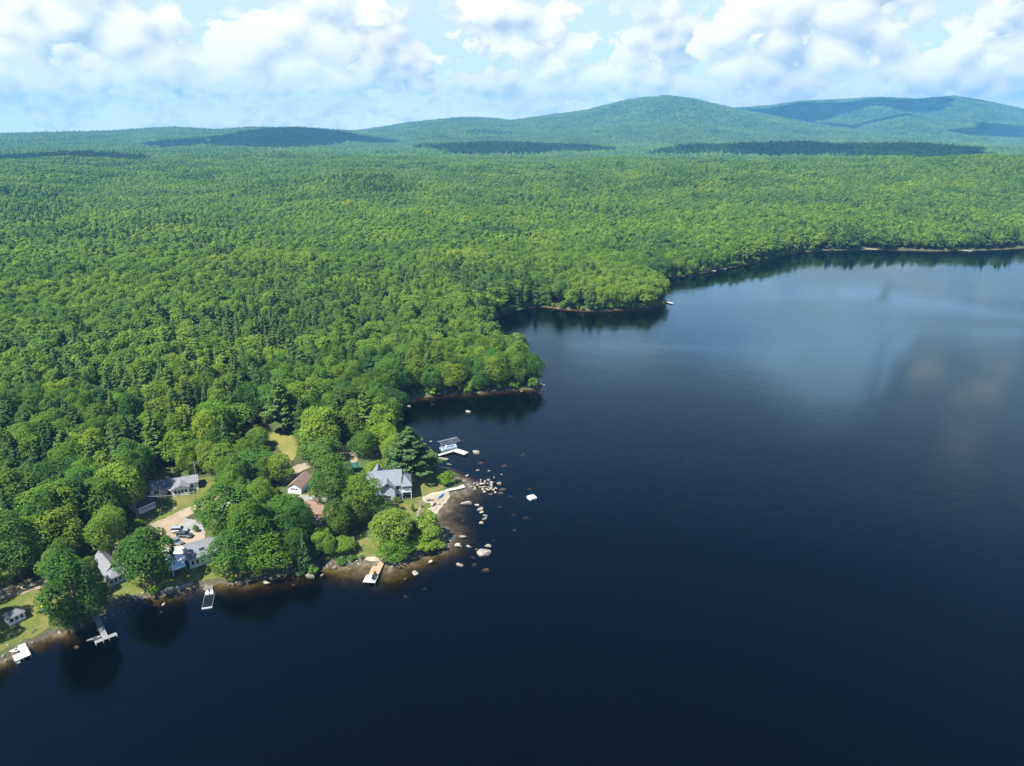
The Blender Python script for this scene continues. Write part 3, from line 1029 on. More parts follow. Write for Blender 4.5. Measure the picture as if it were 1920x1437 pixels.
for a in [
    (822, 858, 881, 910, 'shrub', (1.22, 1.18, 0.63), 'round bright green bush at the tip of the point', 'bush'),
    (753, 781, 888, 914, 'shrub', (1.30, 1.18, 0.63), 'yellow-green bush at the corner of the grey house', 'bush'),
    (778, 834, 956, 1016, 'shrub', (1.07, 1.01, 0.90), 'tall loose willow bush beside the sand beach', 'bush'),
    (752, 792, 972, 1006, 'shrub', (1.20, 1.05, 0.72), 'yellowish bush below the dry lawn of the point', 'bush'),
    (762, 818, 1000, 1038, 'shrub', (0.90, 0.92, 0.72), 'low green thicket along the rocky shore of the point', 'bush'),
    (800, 834, 1010, 1030, 'shrub', (1.03, 0.92, 0.68), 'low bush among white boulders at the end of the thicket', 'bush'),
    (728, 766, 1026, 1056, 'shrub', (0.77, 0.92, 0.68), 'dark green bush at the water beside the kayaks', 'bush'),
    (578, 612, 1010, 1050, 'shrub', (0.99, 0.92, 0.85), 'olive bush right of the small dark fir', 'bush'),
    (574, 598, 1052, 1080, 'shrub', (1.16, 1.18, 0.72), 'small bright bush by the large flat shore rock', 'bush'),
    (296, 318, 1040, 1064, 'shrub', (1.20, 1.18, 0.81), 'light green bush left of the white awning', 'bush'),
    (276, 304, 1094, 1118, 'shrub', (0.95, 1.09, 0.68), 'green bush on the bank between the two stony beaches', 'bush'),
    (334, 356, 1058, 1078, 'shrub', (0.77, 0.80, 0.54), 'dark bush at the corner of the white awning house', 'bush'),
    (248, 272, 972, 998, 'shrub', (1.37, 1.18, 0.72), 'yellow-green bush beside the road and the power line', 'bush'),
    (326, 338, 984, 990, 'shrub', (0.95, 0.92, 0.63), 'low shrub at the end of the gravel bed by the cars', 'bush'),
    (360, 372, 984, 1000, 'shrub', (0.77, 0.92, 0.72), 'small round shrub beside the white mound in the gravel bed', 'bush'),
    (735, 750, 930, 944, 'shrub', (1.03, 0.84, 0.63), 'small shrub at the foot of the grey house gable', 'bush'),
    (743, 754, 932, 944, 'shrub', (1.12, 1.05, 0.81), 'pale shrub beside the porch of the grey house', 'bush'),
    (769, 778, 945, 960, 'shrub', (0.86, 0.97, 0.68), 'lone little tree-like shrub on the point lawn', 'bush'),
    (766, 780, 976, 1004, 'shrub', (0.77, 0.92, 0.63), 'narrow green shrub at the end of the point lawn', 'bush'),
    (425, 442, 1078, 1092, 'shrub', (1.24, 1.13, 0.63), 'small yellowish bush on the bank beside the stone landing', 'bush'),
    (650, 670, 1040, 1052, 'shrub', (0.77, 0.97, 0.99), 'low grey-green juniper bed at the water near the tan pier', 'bush'),
    (626, 652, 1044, 1058, 'shrub', (0.73, 0.92, 0.99), 'long low grey-green juniper bed at the shore', 'bush'),
    (672, 684, 1040, 1050, 'shrub', (0.82, 0.97, 0.95), 'short grey-green juniper clump next to the sand strip', 'bush'),
]:
    tree_px(*a, base=0.04)

def bare(seed):
    g = np.random.default_rng(seed)
    segs = [((0, 0, -0.04), (0, 0, 0.5), 0.016, 0.011), ((0, 0, 0.5), (0.02, 0.01, 0.98), 0.011, 0.003)]
    for i in range(46):
        z, a = g.uniform(0.3, 0.95), g.uniform(0, 6.28)
        L = 0.42 * (1.1 - z) ** 0.6 * g.uniform(0.6, 1.1)
        m_ = np.array((math.cos(a) * L * 0.5, math.sin(a) * L * 0.5, z + L * 0.25))
        segs.append(((0, 0, z), m_, 0.006, 0.004))
        for k in range(4):
            b = a + g.uniform(-0.9, 0.9)
            segs.append((m_, m_ + np.array((math.cos(b) * L * 0.5, math.sin(b) * L * 0.5, L * g.uniform(0.0, 0.4))), 0.004, 0.0012))
    return segs


for i in range(2):
    sg = [(np.asarray(a) * (8, 8, 15), np.asarray(b) * (8, 8, 15), ra * 15, rb * 15) for a, b, ra, rb in bare(290 + i)]
    v1, f1 = tubes(sg[2:], 4)
    v2, f2 = tubes(sg[:2], 6)
    KINDS.setdefault('dead_tree', []).append((mesh_np('dead_crown', v1, f1, [M['twig']], True), mesh_np('dead_trunk', v2, f2, [M['twig']], True), 15.0, 4.0))
for x0, x1, y0, y1, lab in ((176, 222, 848, 892, 'grey leafless dead tree in the woods uphill of the dark roofed garage'), (556, 588, 796, 846, 'pale leafless tree at the eastern rim of the dry yellow meadow'),
                            (455, 492, 772, 806, 'grey leafless tree at the end of the bright meadow strip'), (700, 726, 735, 775, 'bare grey tree on the bank at the inner end of the cove')):
    tree_px(x0, x1, y0, y1, 'dead_tree', None, lab)

# a grove fills the ground between the houses wherever no open ground, roof or dock shows
KEEP = [[(792, 822), (878, 822), (882, 872), (798, 870)], [(734, 745), (800, 740), (800, 850), (775, 838), (744, 800)], [(255, 1012), (258, 935), (268, 880), (300, 868), (330, 893), (378, 890), (410, 905), (394, 940), (352, 965), (388, 985), (392, 1012), (360, 1012), (330, 1030), (300, 1024)],
        [(0, 1100), (70, 1094), (96, 1120), (96, 1180), (0, 1245)], [(192, 1040), (236, 1055), (242, 1105), (200, 1112)],
        [(235, 1088), (312, 1064), (305, 1035), (340, 1015), (385, 1005), (405, 1050), (412, 1098), (300, 1122), (235, 1132)],
        [(498, 822), (510, 803), (545, 803), (562, 825), (558, 868), (538, 872), (516, 836)], [(444, 808), (456, 790), (500, 790), (500, 806), (456, 816)],
        [(520, 908), (528, 880), (574, 870), (586, 892), (608, 905), (608, 944), (540, 944), (534, 915)], [(562, 942), (592, 936), (616, 965), (610, 990), (584, 980)],
        [(636, 862), (644, 836), (672, 836), (676, 872), (650, 880)], [(690, 905), (700, 885), (755, 872), (772, 905), (826, 890), (870, 892), (900, 915), (850, 945), (830, 965), (790, 970), (775, 1005), (750, 985), (752, 945), (700, 935)],
        [(632, 1060), (652, 1028), (672, 1005), (704, 996), (730, 1048), (712, 1098), (640, 1080)], [(690, 865), (700, 850), (770, 855), (772, 880), (700, 885)]]
gp = np.array(SETTLE)
GMARKS = [(30, 1160, 'white lawn shed'), (215, 1075, 'grey cottage'), (150, 1060, 'dark blue-green shore tree'), (265, 950, 'dark roofed garage'), (330, 915, 'long white home'), (375, 1040, 'grey lake house'), (440, 870, 'utility pole'),
          (470, 800, 'bright meadow strip'), (530, 840, 'dry yellow meadow'), (560, 912, 'brown roofed garage'), (590, 960, 'brown roofed house'), (655, 850, 'sandy clearing'), (735, 912, 'pale blue house'), (660, 1030, 'tan pier lawn'), (490, 1000, 'largest shore tree'), (790, 850, 'tall white pine')]
GTONES = [('dark green', (0.62, 0.72, 0.70)), ('mid green', (0.85, 0.9, 0.85)), ('light green', (1.1, 1.08, 0.9)), ('olive green', (0.95, 0.86, 0.75))]
for yy in np.arange(gp[:, 1].min(), gp[:, 1].max(), 5.2):
    for xx in np.arange(gp[:, 0].min(), gp[:, 0].max(), 5.2):
        x, y = xx + random.uniform(-1.8, 1.8), yy + random.uniform(-1.8, 1.8)
        if not inside(SETTLE, np.array([x]), np.array([y]))[0] or float(shore_dist(np.array([x]), np.array([y]))[0]) < 2.0:
            continue
        if min(math.hypot(x - a, y - b) - 0.62 * r for a, b, r in HAND) < 1.2:
            continue
        z = h1(x, y)
        for Ht, Rt in ((random.uniform(10, 14), random.uniform(3.6, 4.8)), (random.uniform(5, 7), random.uniform(2.2, 3.0)), (random.uniform(2.0, 3.0), random.uniform(1.3, 1.8))):
            pts_ = [proj(x + Rt * 1.05 * a, y, z + Ht * b) for a in (-1, -0.5, 0, 0.5, 1) for b in (0.05, 0.35, 0.7, 1.0)]
            px_, py_ = np.array([q[0] for q in pts_]), np.array([q[1] for q in pts_])
            if not any(inside(kp, px_, py_).any() for kp in KEEP):
                u, v = proj(x, y, z + Ht * 0.6)
                mk = min(GMARKS, key=lambda q: (q[0] - u) ** 2 + (q[1] - v) ** 2)
                side = 'above' if v < mk[1] - 14 else 'below' if v > mk[1] + 14 else 'west of' if u < mk[0] else 'east of'
                tone = random.choice(GTONES)
                if Ht > 4:
                    tree('broadleaf_tree', x, y, Ht, Rt, '%s %s grove tree %s the %s' % ('taller' if Ht > 9 else 'short', tone[0], side, mk[2]), 'tree', 'grove trees between the lake houses', tone[1])
                else:
                    tree('shrub', x, y, Ht, Rt, 'low %s grove bush %s the %s' % (tone[0], side, mk[2]), 'bush', 'grove bushes between the lake houses', tone[1])
                HAND.append((x, y, Rt))
                break

# the forest: every trunk has a place; the nearest are things of their own, the rest one mass
PTS = []
for r0, r1, step in ((150, 900, 6.6), (900, 2250, 8.0)):
    gx = np.arange(-r1 * 0.78, r1 * 0.80, step)
    gy = np.arange(120, r1, step)
    GX, GY = np.meshgrid(gx, gy)
    GX = GX + (np.arange(len(gy)) % 2)[:, None] * step * 0.5 + RNG.uniform(-0.42, 0.42, GX.shape) * step
    GY = GY + RNG.uniform(-0.42, 0.42, GY.shape) * step
    x, y = GX.ravel(), GY.ravel()
    r = np.hypot(x, y)
    k = (r >= r0) & (r < r1) & (np.abs(np.arctan2(x, y)) < math.radians(42))
    PTS.append(np.stack([x[k], y[k]], 1))
PTS = np.vstack(PTS)
sd = shore_dist(PTS[:, 0], PTS[:, 1])
k = (sd > 1.0) & ((fbm(PTS[:, 0], PTS[:, 1], 26, 2, 65) < 0.27) | (sd < 14)) & ~inside(SETTLE, PTS[:, 0], PTS[:, 1])
k &= ~(inside(road, PTS[:, 0], PTS[:, 1]) | (dist_poly(road, PTS[:, 0], PTS[:, 1]) < 2.5))
FARCLEAR = [([(1284, 436), (1296, 412), (1306, 414), (1302, 440)]), ([(1094, 478), (1112, 474), (1110, 484)]), ([(728, 742), (745, 735), (748, 748)]), ([(1344, 494), (1352, 488), (1356, 498)]), ([(1548, 398), (1566, 395), (1562, 404)])]
for q in FARCLEAR:
    poly = [at(a, b, 10.0)[:2] * 1.0 for a, b in q]
    k &= ~inside(poly, PTS[:, 0], PTS[:, 1])
PTS, sd = PTS[k], sd[k]
COVE = [(736, 748), (800, 742), (900, 738), (1000, 733), (1000, 775), (850, 850), (800, 850), (775, 835), (748, 800)]
hz_ = height(PTS[:, 0], PTS[:, 1], sd)
k = np.ones(len(PTS), bool)
for e_, a_ in ((17, 0), (12, 4), (12, -4), (6, 0)):
    u_, v_ = proj(PTS[:, 0] + a_, PTS[:, 1], hz_ + e_)
    k &= ~inside(COVE, u_, v_)
PTS, sd = PTS[k], sd[k]
for hx, hy, R in HAND:
    k = np.hypot(PTS[:, 0] - hx, PTS[:, 1] - hy) > max(2.5, R * 0.75)
    PTS, sd = PTS[k], sd[k]
n_ = len(PTS)
PZ = height(PTS[:, 0], PTS[:, 1], sd)
rad = np.hypot(PTS[:, 0], PTS[:, 1])
big = fbm(PTS[:, 0], PTS[:, 1], 45, 2, 61)
coni = fbm(PTS[:, 0], PTS[:, 1], 120, 3, 63) + RNG.uniform(-0.28, 0.28, n_) 
is_con = coni * 1.12 > 0.31 + 0.06 * sst(rad, 500, 900) - 0.27 * ((rad < 420) & (PTS[:, 0] < -105))
TH = np.where(is_con, RNG.uniform(15, 20.5, n_), RNG.uniform(13.5, 17.5, n_)) * (1 + 0.4 * big)
TR = np.where(is_con, RNG.uniform(4.2, 6.4, n_), RNG.uniform(4.2, 7.6, n_) * np.where(RNG.random(n_) < 0.12, 1.35, 1.0)) * (1 + 0.6 * big)
TH = TH * np.where(sd < 5, 0.9, 1.0)
RZ = RNG.uniform(0, 6.28, n_)
vis_u, vis_v = proj(PTS[:, 0], PTS[:, 1], PZ + TH * 0.7)
inview = (vis_u > 4) & (vis_u < 1916) & (vis_v < 1430)
score = np.where(inview, rad, 1e9)
order = np.argsort(score)
ob = [i for i in order if not is_con[i]][:210]
oc = [i for i in order if is_con[i]][:70]
own = np.zeros(n_, bool)
MARKS = [(30, 1120, 'white lawn shed'), (60, 1000, 'western dirt road'), (20, 900, 'western end of the road'), (215, 1040, 'grey cottage'), (265, 935, 'dark roofed garage'), (150, 880, 'western woods'),
         (310, 880, 'long white home'), (400, 850, 'utility pole'), (470, 800, 'bright meadow strip'), (535, 800, 'dry yellow meadow'), (600, 760, 'tall dark pine'), (655, 780, 'sandy clearing'),
         (720, 740, 'inner end of the cove'), (800, 690, 'bank of the cove'), (900, 690, 'middle of the wooded point'), (985, 680, 'tip of the wooded point'), (250, 800, 'slope behind the white home')]
TONES = [('dark green', (0.52, 0.63, 0.62)), ('bluish green', (0.60, 0.78, 0.92)), ('mid green', (0.78, 0.85, 0.8)), ('light green', (1.02, 1.02, 0.85)), ('yellow-green', (1.25, 1.10, 0.75)), ('olive green', (0.90, 0.83, 0.7))]
for sel, kind, kname in ((ob, 'broadleaf_tree', 'broadleaf tree'), (oc, 'pine_tree', 'pine')):
    for i in sel:
        own[i] = True
        u, v = vis_u[i], vis_v[i]
        mk = min(MARKS, key=lambda q: (q[0] - u) ** 2 + (q[1] - v) ** 2)
        side = 'above' if v < mk[1] - 22 else 'below' if v > mk[1] + 22 else 'west of' if u < mk[0] else 'east of'
        tone = TONES[int(RNG.choice(6, p=(0.2, 0.14, 0.28, 0.2, 0.06, 0.12)))]
        kk = kind
        if kind == 'pine_tree' and (i % 3 == 0):
            kk = 'fir_tree'
        elif kind == 'broadleaf_tree' and i % 7 == 0:
            kk = 'dense_tree'
        nm_ = {'fir_tree': 'fir'}.get(kk, kname)
        size = 'tall' if TH[i] > 19.5 else 'low' if TH[i] < 12.5 else 'mid-sized'
        shape = 'broad' if TR[i] > 5.6 else 'slender' if TR[i] < 4.6 else 'rounded'
        tree(kk, PTS[i, 0], PTS[i, 1], TH[i], TR[i] * (0.8 if kk == 'fir_tree' else 1.0), '%s %s %s %s %s the %s' % (size, shape, tone[0], nm_, side, mk[2]), 'tree',
             'forest trees nearest the %s' % mk[2], tint=tone[1], rz=RZ[i], z=PZ[i] - 0.1, which=int(i))
rest = ~own
fo = lambda a: np.stack([a[0], a[0], a[1]], 1)
nearf = rad < 620
bro = [stock('b%d' % i, broadleaf(300 + i, 24 + 4 * i, 4200, 0.38), 16.0, 5.2, LM) for i in range(5)]
con = [stock('c%d' % i, pine(330 + i, 2600, 0.42, lev=12 + i), 20.0, 4.0, PM) for i in range(3)] + [stock('d%d' % i, pine(340 + i, 2400, 0.32, lev=18, base=0.08, power=0.95, layered=0.7, droop=0.25), 20.0, 3.4, PM) for i in range(2)]
bro2 = [stock('e%d' % i, broadleaf(360 + i, 20 + 3 * i, 950, 0.72), 16.0, 5.2, LM) for i in range(5)]
con2 = [stock('f%d' % i, pine(380 + i, 620, 0.80, lev=11 + i), 20.0, 4.0, PM) for i in range(4)]
for nm_, st, sel, H0, R0, lab in (('near_broadleaf_forest', bro, rest & nearf & ~is_con, 16.0, 5.2, 'dense broadleaf forest along the lake'),
                                  ('near_conifer_forest', con, rest & nearf & is_con, 20.0, 4.0, 'pines and firs mixed into the lakeside forest'),
                                  ('distant_broadleaf_forest', bro2, rest & ~nearf & ~is_con, 16.0, 5.2, 'broadleaf forest rolling away from the lake'),
                                  ('distant_conifer_forest', con2, rest & ~nearf & is_con, 20.0, 4.0, 'dark conifers scattered through the rolling forest')):
    j = np.where(sel)[0]
    scatter(nm_, st, np.stack([PTS[j, 0], PTS[j, 1], PZ[j] - 0.2], 1), RNG.integers(0, len(st), len(j)), RZ[j], fo((TR[j] / R0, TH[j] / H0)), lab)

# undergrowth along the wooded shore
t = np.vstack([SHORE[i] + (SHORE[i + 1] - SHORE[i]) * u for i in range(len(_pts) - 1) for u in (0.0, 0.25, 0.5, 0.75)])
t = t[np.hypot(t[:, 0], t[:, 1]) < 760]
j = RNG.uniform(-1.5, 3.0, t.shape)
t = t + j
ts = shore_dist(t[:, 0], t[:, 1])
hd = np.array([min(np.hypot(t[:, 0] - p[0], t[:, 1] - p[1]) for p in [(0, 0)]) for _ in (0,)])[0]
keep = (ts > -0.2) & (ts < 4.5) & ~inside(np.array(SETTLE), t[:, 0], t[:, 1])
t, ts = t[keep], ts[keep]
sh = [stock('g%d' % i, broadleaf(400 + i, 10, 420, 0.26, base=0.03, dense=True), 3.2, 1.9, LM) for i in range(3)]
scatter('shore_shrubbery', sh, np.stack([t[:, 0], t[:, 1], height(t[:, 0], t[:, 1]) - 0.1], 1), RNG.integers(0, 3, len(t)), RNG.uniform(0, 6.28, len(t)),
        RNG.uniform(0.7, 1.7, (len(t), 1)) * np.ones(3), 'low bushes along the wooded shoreline')

# far canopy: clumps of small crowns on the hills
def clump(seed, nc, span):
    g = np.random.default_rng(seed)
    V, Fq, k = [], [], 0
    for i in range(nc):
        r = g.uniform(2.6, 5.0)
        c = np.array((*g.uniform(-span / 2, span / 2, 2), g.uniform(4.0, 8.0)))
        v = ICO2_V * (1 + 0.30 * g.normal(size=(len(ICO2_V), 1)))
        con_ = g.random() < 0.22
        v = v * (np.array((r * 0.55, r * 0.55, r * 1.9)) if con_ else np.array((r, r, r * 0.95)))
        keepf = ICO2_F
        V.append(v + c)
        Fq.append(keepf + k)
        k += len(v)
    return bpy.data.objects.new('clump', mesh_np('clump', np.vstack(V), np.vstack(Fq), [M['leaf']], False))


M['canopy'] = leafy('far_canopy', [(0.0, (0.034, 0.080, 0.030)), (0.5, (0.060, 0.120, 0.034)), (1.0, (0.095, 0.165, 0.040))], 0.1, 0.004)
cl_ = [clump(500 + i, 16, 30) for i in range(6)]
for o in cl_:
    o.data.materials[0] = M['canopy']
P3 = []
for r0, r1, step in ((2200, 4600, 24.0), (4600, 9300, 33.0)):
    gx = np.arange(-r1 * 0.80, r1 * 0.82, step)
    gy = np.arange(r0 * 0.7, r1, step)
    GX, GY = np.meshgrid(gx, gy)
    GX = GX + RNG.uniform(-0.4, 0.4, GX.shape) * step
    GY = GY + RNG.uniform(-0.4, 0.4, GY.shape) * step
    x, y = GX.ravel(), GY.ravel()
    r = np.hypot(x, y)
    k = (r >= r0) & (r < r1) & (np.abs(np.arctan2(x, y)) < math.radians(41))
    P3.append(np.stack([x[k], y[k], np.full(k.sum(), step / 24.0)], 1))
P3 = np.vstack(P3)
H3 = height(P3[:, 0], P3[:, 1])
e_ = 15.0
gx = (height(P3[:, 0] + e_, P3[:, 1]) - height(P3[:, 0] - e_, P3[:, 1])) / (2 * e_)
gy = (height(P3[:, 0], P3[:, 1] + e_) - height(P3[:, 0], P3[:, 1] - e_)) / (2 * e_)
scatter('far_forest', cl_, np.stack([P3[:, 0], P3[:, 1], H3], 1), RNG.integers(0, 6, len(P3)), np.zeros(len(P3)),
        np.stack([P3[:, 2], P3[:, 2], np.ones(len(P3))], 1) * RNG.uniform(0.85, 1.25, (len(P3), 1)), 'unbroken forest over the distant hills', np.stack([np.arctan(gy), -np.arctan(gx)], 1))
# ------------------------------------------------------------------ buildings
M['white'] = plain('white_siding', (0.74, 0.75, 0.76), 0.6, 0.03, 1.5, stretch=(0.3, 0.3, 6))
M['blue_siding'] = plain('pale_blue_siding', (0.46, 0.53, 0.60), 0.6, 0.04, 1.5, stretch=(0.3, 0.3, 6))
M['grey_siding'] = plain('grey_blue_siding', (0.28, 0.33, 0.37), 0.6, 0.05, 1.5, stretch=(0.3, 0.3, 6))
M['trim'] = plain('white_trim', (0.72, 0.72, 0.72), 0.5, 0.02, 2.0)
M['glass'] = plain('window_glass', (0.02, 0.03, 0.04), 0.08, 0.1, 1.0, spec=0.6)
M['grey_roof'] = plain('grey_shingles', (0.17, 0.175, 0.19), 0.85, 0.12, 2.2, bump=0.02)
M['blue_roof'] = plain('blue_grey_shingles', (0.165, 0.19, 0.22), 0.85, 0.07, 2.2, bump=0.02)
M['dark_roof'] = plain('dark_shingles', (0.045, 0.055, 0.075), 0.8, 0.12, 2.2, bump=0.02)
M['brown_roof'] = plain('brown_shingles', (0.20, 0.13, 0.095), 0.85, 0.12, 2.0, bump=0.02)
M['tan_roof'] = plain('tan_porch_roof', (0.42, 0.33, 0.26), 0.8, 0.08, 2.0)
M['dark_floor'] = plain('dark_porch_boards', (0.06, 0.055, 0.05), 0.8, 0.15, 2.0)  # dark brown-grey tone shared by porch floors and one door
M['wood'] = plain('tan_deck_boards', (0.36, 0.26, 0.155), 0.75, 0.12, 1.2, stretch=(6, 0.5, 1))
M['pale_wood'] = plain('bleached_deck_boards', (0.42, 0.415, 0.395), 0.7, 0.06, 1.2, stretch=(0.6, 6, 1))
M['grey_wood'] = plain('weathered_grey_boards', (0.20, 0.20, 0.205), 0.8, 0.1, 1.2, stretch=(0.6, 6, 1))
M['black'] = plain('black_rubber', (0.015, 0.016, 0.018), 0.6, 0.1, 2.0)
M['navy_deck'] = plain('dark_dock_matting', (0.010, 0.014, 0.020), 0.9, 0.12, 2.0, spec=0.03)
M['metal'] = plain('bare_aluminium', (0.62, 0.64, 0.66), 0.35, 0.06, 2.0, metal=0.8)
M['pole'] = plain('weathered_pole', (0.34, 0.29, 0.24), 0.9, 0.15, 2.0)
M['concrete'] = plain('old_concrete', (0.19, 0.19, 0.175), 0.9, 0.12, 0.9, bump=0.03)
M['blue'] = plain('blue_plastic', (0.03, 0.16, 0.42), 0.4, 0.05)
M['orange'] = plain('orange_plastic', (0.75, 0.20, 0.02), 0.4, 0.05)
M['lime'] = plain('lime_plastic', (0.52, 0.68, 0.04), 0.4, 0.05)
M['teal'] = plain('teal_canvas', (0.02, 0.095, 0.075), 0.8, 0.08)
M['boat_blue'] = plain('boat_seat_blue', (0.25, 0.36, 0.52), 0.6, 0.06)


def yaw_of(a, b):
    p, q = ground(*a), ground(*b)
    return math.atan2(q[1] - p[1], q[0] - p[0]), float(np.hypot(*(q - p)[:2])), p


def window(parent, x, z, wd, ht, y, facing='-y', lites=1, label=None):
    """frame proud of the wall, glass set back in it; facing -y (front), +x or -x (ends)"""
    f, g = MB(), MB()
    t, o = 0.09, 0.07

    def put(mb, a0, a1, z0, z1, d0, d1):
        if facing == '-y':
            mb.box(a0, a1, y - d1, y - d0, z0, z1)
        elif facing == '+x':
            mb.box(y + d0, y + d1, a0, a1, z0, z1)
        else:
            mb.box(y - d1, y - d0, a0, a1, z0, z1)
    x0, x1, z0, z1 = x - wd / 2, x + wd / 2, z - ht / 2, z + ht / 2
    put(f, x0 - t, x0, z0 - t, z1 + t, 0.0, o)
    put(f, x1, x1 + t, z0 - t, z1 + t, 0.0, o)
    put(f, x0, x1, z0 - t, z0, 0.0, o)
    put(f, x0, x1, z1, z1 + t, 0.0, o)
    for i in range(1, lites):
        xm = x0 + wd * i / lites
        put(f, xm - 0.05, xm + 0.05, z0, z1, 0.0, o * 0.9)
    put(g, x0, x1, z0, z1, 0.003, 0.02)
    w_ = f.build('window', M['trim'], parent)
    if label:
        w_['label'] = label
    g.build('pane', M['glass'], w_)
    return w_


def gable_roof(parent, x0, x1, y0, y1, ze, zr, mat, axis='x', over=0.35, t=0.16, name='roof'):
    """two slopes with real thickness; ridge along axis"""
    mb = MB()
    if axis == 'x':
        ym = (y0 + y1) / 2
        s = (zr - ze) / (ym - y0)
        a, b = x0 - over, x1 + over
        mb.slab([(a, y0 - over, ze - s * over + t), (b, y0 - over, ze - s * over + t), (b, ym, zr + t), (a, ym, zr + t)], t)
        mb.slab([(a, ym, zr + t + .002), (b, ym, zr + t + .002), (b, y1 + over, ze - s * over + t), (a, y1 + over, ze - s * over + t)], t)
    else:
        xm = (x0 + x1) / 2
        s = (zr - ze) / (xm - x0)
        a, b = y0 - over, y1 + over
        mb.slab([(x0 - over, a, ze - s * over + t), (xm, a, zr + t), (xm, b, zr + t), (x0 - over, b, ze - s * over + t)], t)
        mb.slab([(xm, a, zr + t + .002), (x1 + over, a, ze - s * over + t), (x1 + over, b, ze - s * over + t), (xm, b, zr + t + .002)], t)
    return mb.build(name, mat, parent)


def gable_walls(parent, x0, x1, y0, y1, ze, zr, mat, axis='x', z0=-0.8, name='wall'):
    mb = MB()
    if axis == 'x':
        ym = (y0 + y1) / 2
        mb.profile([(y0, z0), (y1, z0), (y1, ze), (ym, zr), (y0, ze)], 'x', x0, x1)
    else:
        xm = (x0 + x1) / 2
        mb.profile([(x0, z0), (x1, z0), (x1, ze), (xm, zr), (x0, ze)], 'y', y0, y1)
    return mb.build(name, mat, parent)


def root_at(px, py, rz, name, label, cat, group=None, dz=0.0):
    p = ground(px, py)
    return empty(name, (p[0], p[1], p[2] + dz), rz, label, cat, group)


# --- the grey house on the point
yw, wlen, p0 = yaw_of((741.6, 940), (766.7, 937))
yw = math.radians(11)
H = empty('lake_house', tuple(ground(741.6, 940)), yw, 'two storey pale blue house with blue-grey gabled roof on the point', 'house')
# local origin: front foot of the wall between gable and porch; x to the porch, y into the house
gable_walls(H, -8.2, 2.2, 1.4, 9.4, 5.2, 8.5, M['blue_siding'])
gable_roof(H, -8.2, 2.2, 1.4, 9.4, 5.2, 8.5, M['blue_roof'], over=0.45)
gable_walls(H, -4.6, 0.0, 0.0, 5.0, 4.8, 6.9, M['blue_siding'], 'y', name='gable_wall')
gable_roof(H, -4.6, 0.0, -0.1, 4.9, 4.8, 6.9, M['blue_roof'], 'y', over=0.4, name='gable_roof')
gable_walls(H, -6.6, -3.4, 7.0, 10.2, 6.2, 8.6, M['blue_siding'], 'y', name='rear_gable_wall')
gable_roof(H, -6.6, -3.4, 7.0, 10.4, 6.2, 8.6, M['blue_roof'], 'y', over=0.35, name='rear_gable_roof')
window(H, -2.3, 5.6, 0.55, 0.8, 0.0)
window(H, -2.5, 1.7, 2.1, 1.1, 0.0, lites=3)
window(H, 0.95, 3.9, 0.9, 1.2, 1.4)
window(H, 1.75, 3.9, 0.3, 1.2, 1.4)
window(H, 0.95, 1.3, 0.8, 1.2, 1.4)
window(H, -6.4, 3.9, 1.0, 1.2, 1.4)
window(H, -6.4, 1.4, 1.0, 1.2, 1.4)
window(H, 5.4, 3.6, 1.2, 1.3, -8.2, '-x')
MB().box(-7.0, -5.6, 0.9, 1.4, 5.05, 5.12).build('dormer_shelf', M['dark_roof'], H)
pb = MB()
pb.box(2.2, 5.2, 3.2, 8.4, -0.8, 2.5)
pb.box(2.2, 5.2, 4.4, 8.4, 2.7, 4.9)
pb.build('porch_wall', M['grey_siding'], H)
MB().box(2.2, 5.3, 0.55, 8.4, 2.5, 2.7).build('balcony_floor', M['trim'], H)
MB().box(2.2, 5.3, 0.55, 3.2, -0.6, 0.08).build('porch_floor', M['dark_floor'], H)
for x in (2.35, 5.15):
    MB().box(x - 0.1, x + 0.1, 0.6, 0.8, 0.08, 2.5).build('post', M['trim'], H)
    MB().box(x - 0.1, x + 0.1, 0.6, 0.8, 2.7, 4.9).build('post', M['trim'], H)
rl = MB()
rl.box(2.45, 5.05, 0.62, 0.70, 3.62, 3.72)
for i in range(13):
    rl.box(2.5 + i * 0.2, 2.55 + i * 0.2, 0.64, 0.68, 2.72, 3.62)
rl.box(5.1, 5.18, 0.8, 4.4, 3.62, 3.72)
rl.build('railing', M['trim'], H)
MB().slab([(2.1, 0.3, 4.95), (5.6, 0.3, 4.95), (5.6, 8.6, 4.95), (2.1, 8.6, 4.95)], 0.12).build('soffit', M['trim'], H)
mb = MB()
mb.add([(2.2, 0.3, 4.98), (5.6, 0.3, 4.98), (5.6, 8.6, 4.98), (2.2, 8.6, 4.98), (2.2, 2.6, 7.0), (3.4, 4.4, 6.9), (2.2, 8.0, 7.0), (3.4, 6.0, 6.9)],
       [(0, 1, 5, 4), (1, 2, 7, 5), (2, 3, 6, 7), (4, 5, 7, 6), (0, 4, 6, 3), (3, 2, 1, 0)])
mb.build('porch_roof', M['blue_roof'], H)
window(H, 3.7, 3.7, 1.6, 1.5, 4.4, lites=2)
window(H, 3.7, 1.3, 1.6, 1.9, 3.2, lites=2)
MB().box(-0.8, -0.25, 6.6, 7.2, 7.6, 9.3).build('chimney', M['dark_roof'], H)

# --- garage with the brown roof
yw, gl_, p0 = yaw_of((565, 927.5), (582, 910))
G = empty('garage', tuple(ground(565, 927.5)), yw - math.pi / 2, 'small white garage with brown gable roof beside the dirt turnaround', 'garage')
gable_walls(G, -4.6, 0, 0, 8.0, 2.4, 3.9, M['white'], 'y')
gable_roof(G, -4.6, 0, 0, 8.0, 2.4, 3.9, M['brown_roof'], 'y', over=0.3)
window(G, -2.3, 1.75, 2.3, 0.6, 0.0, lites=3)
MB().box(-3.7, -0.9, -0.05, -0.004, 0.0, 1.3).build('garage_door', M['trim'], G)

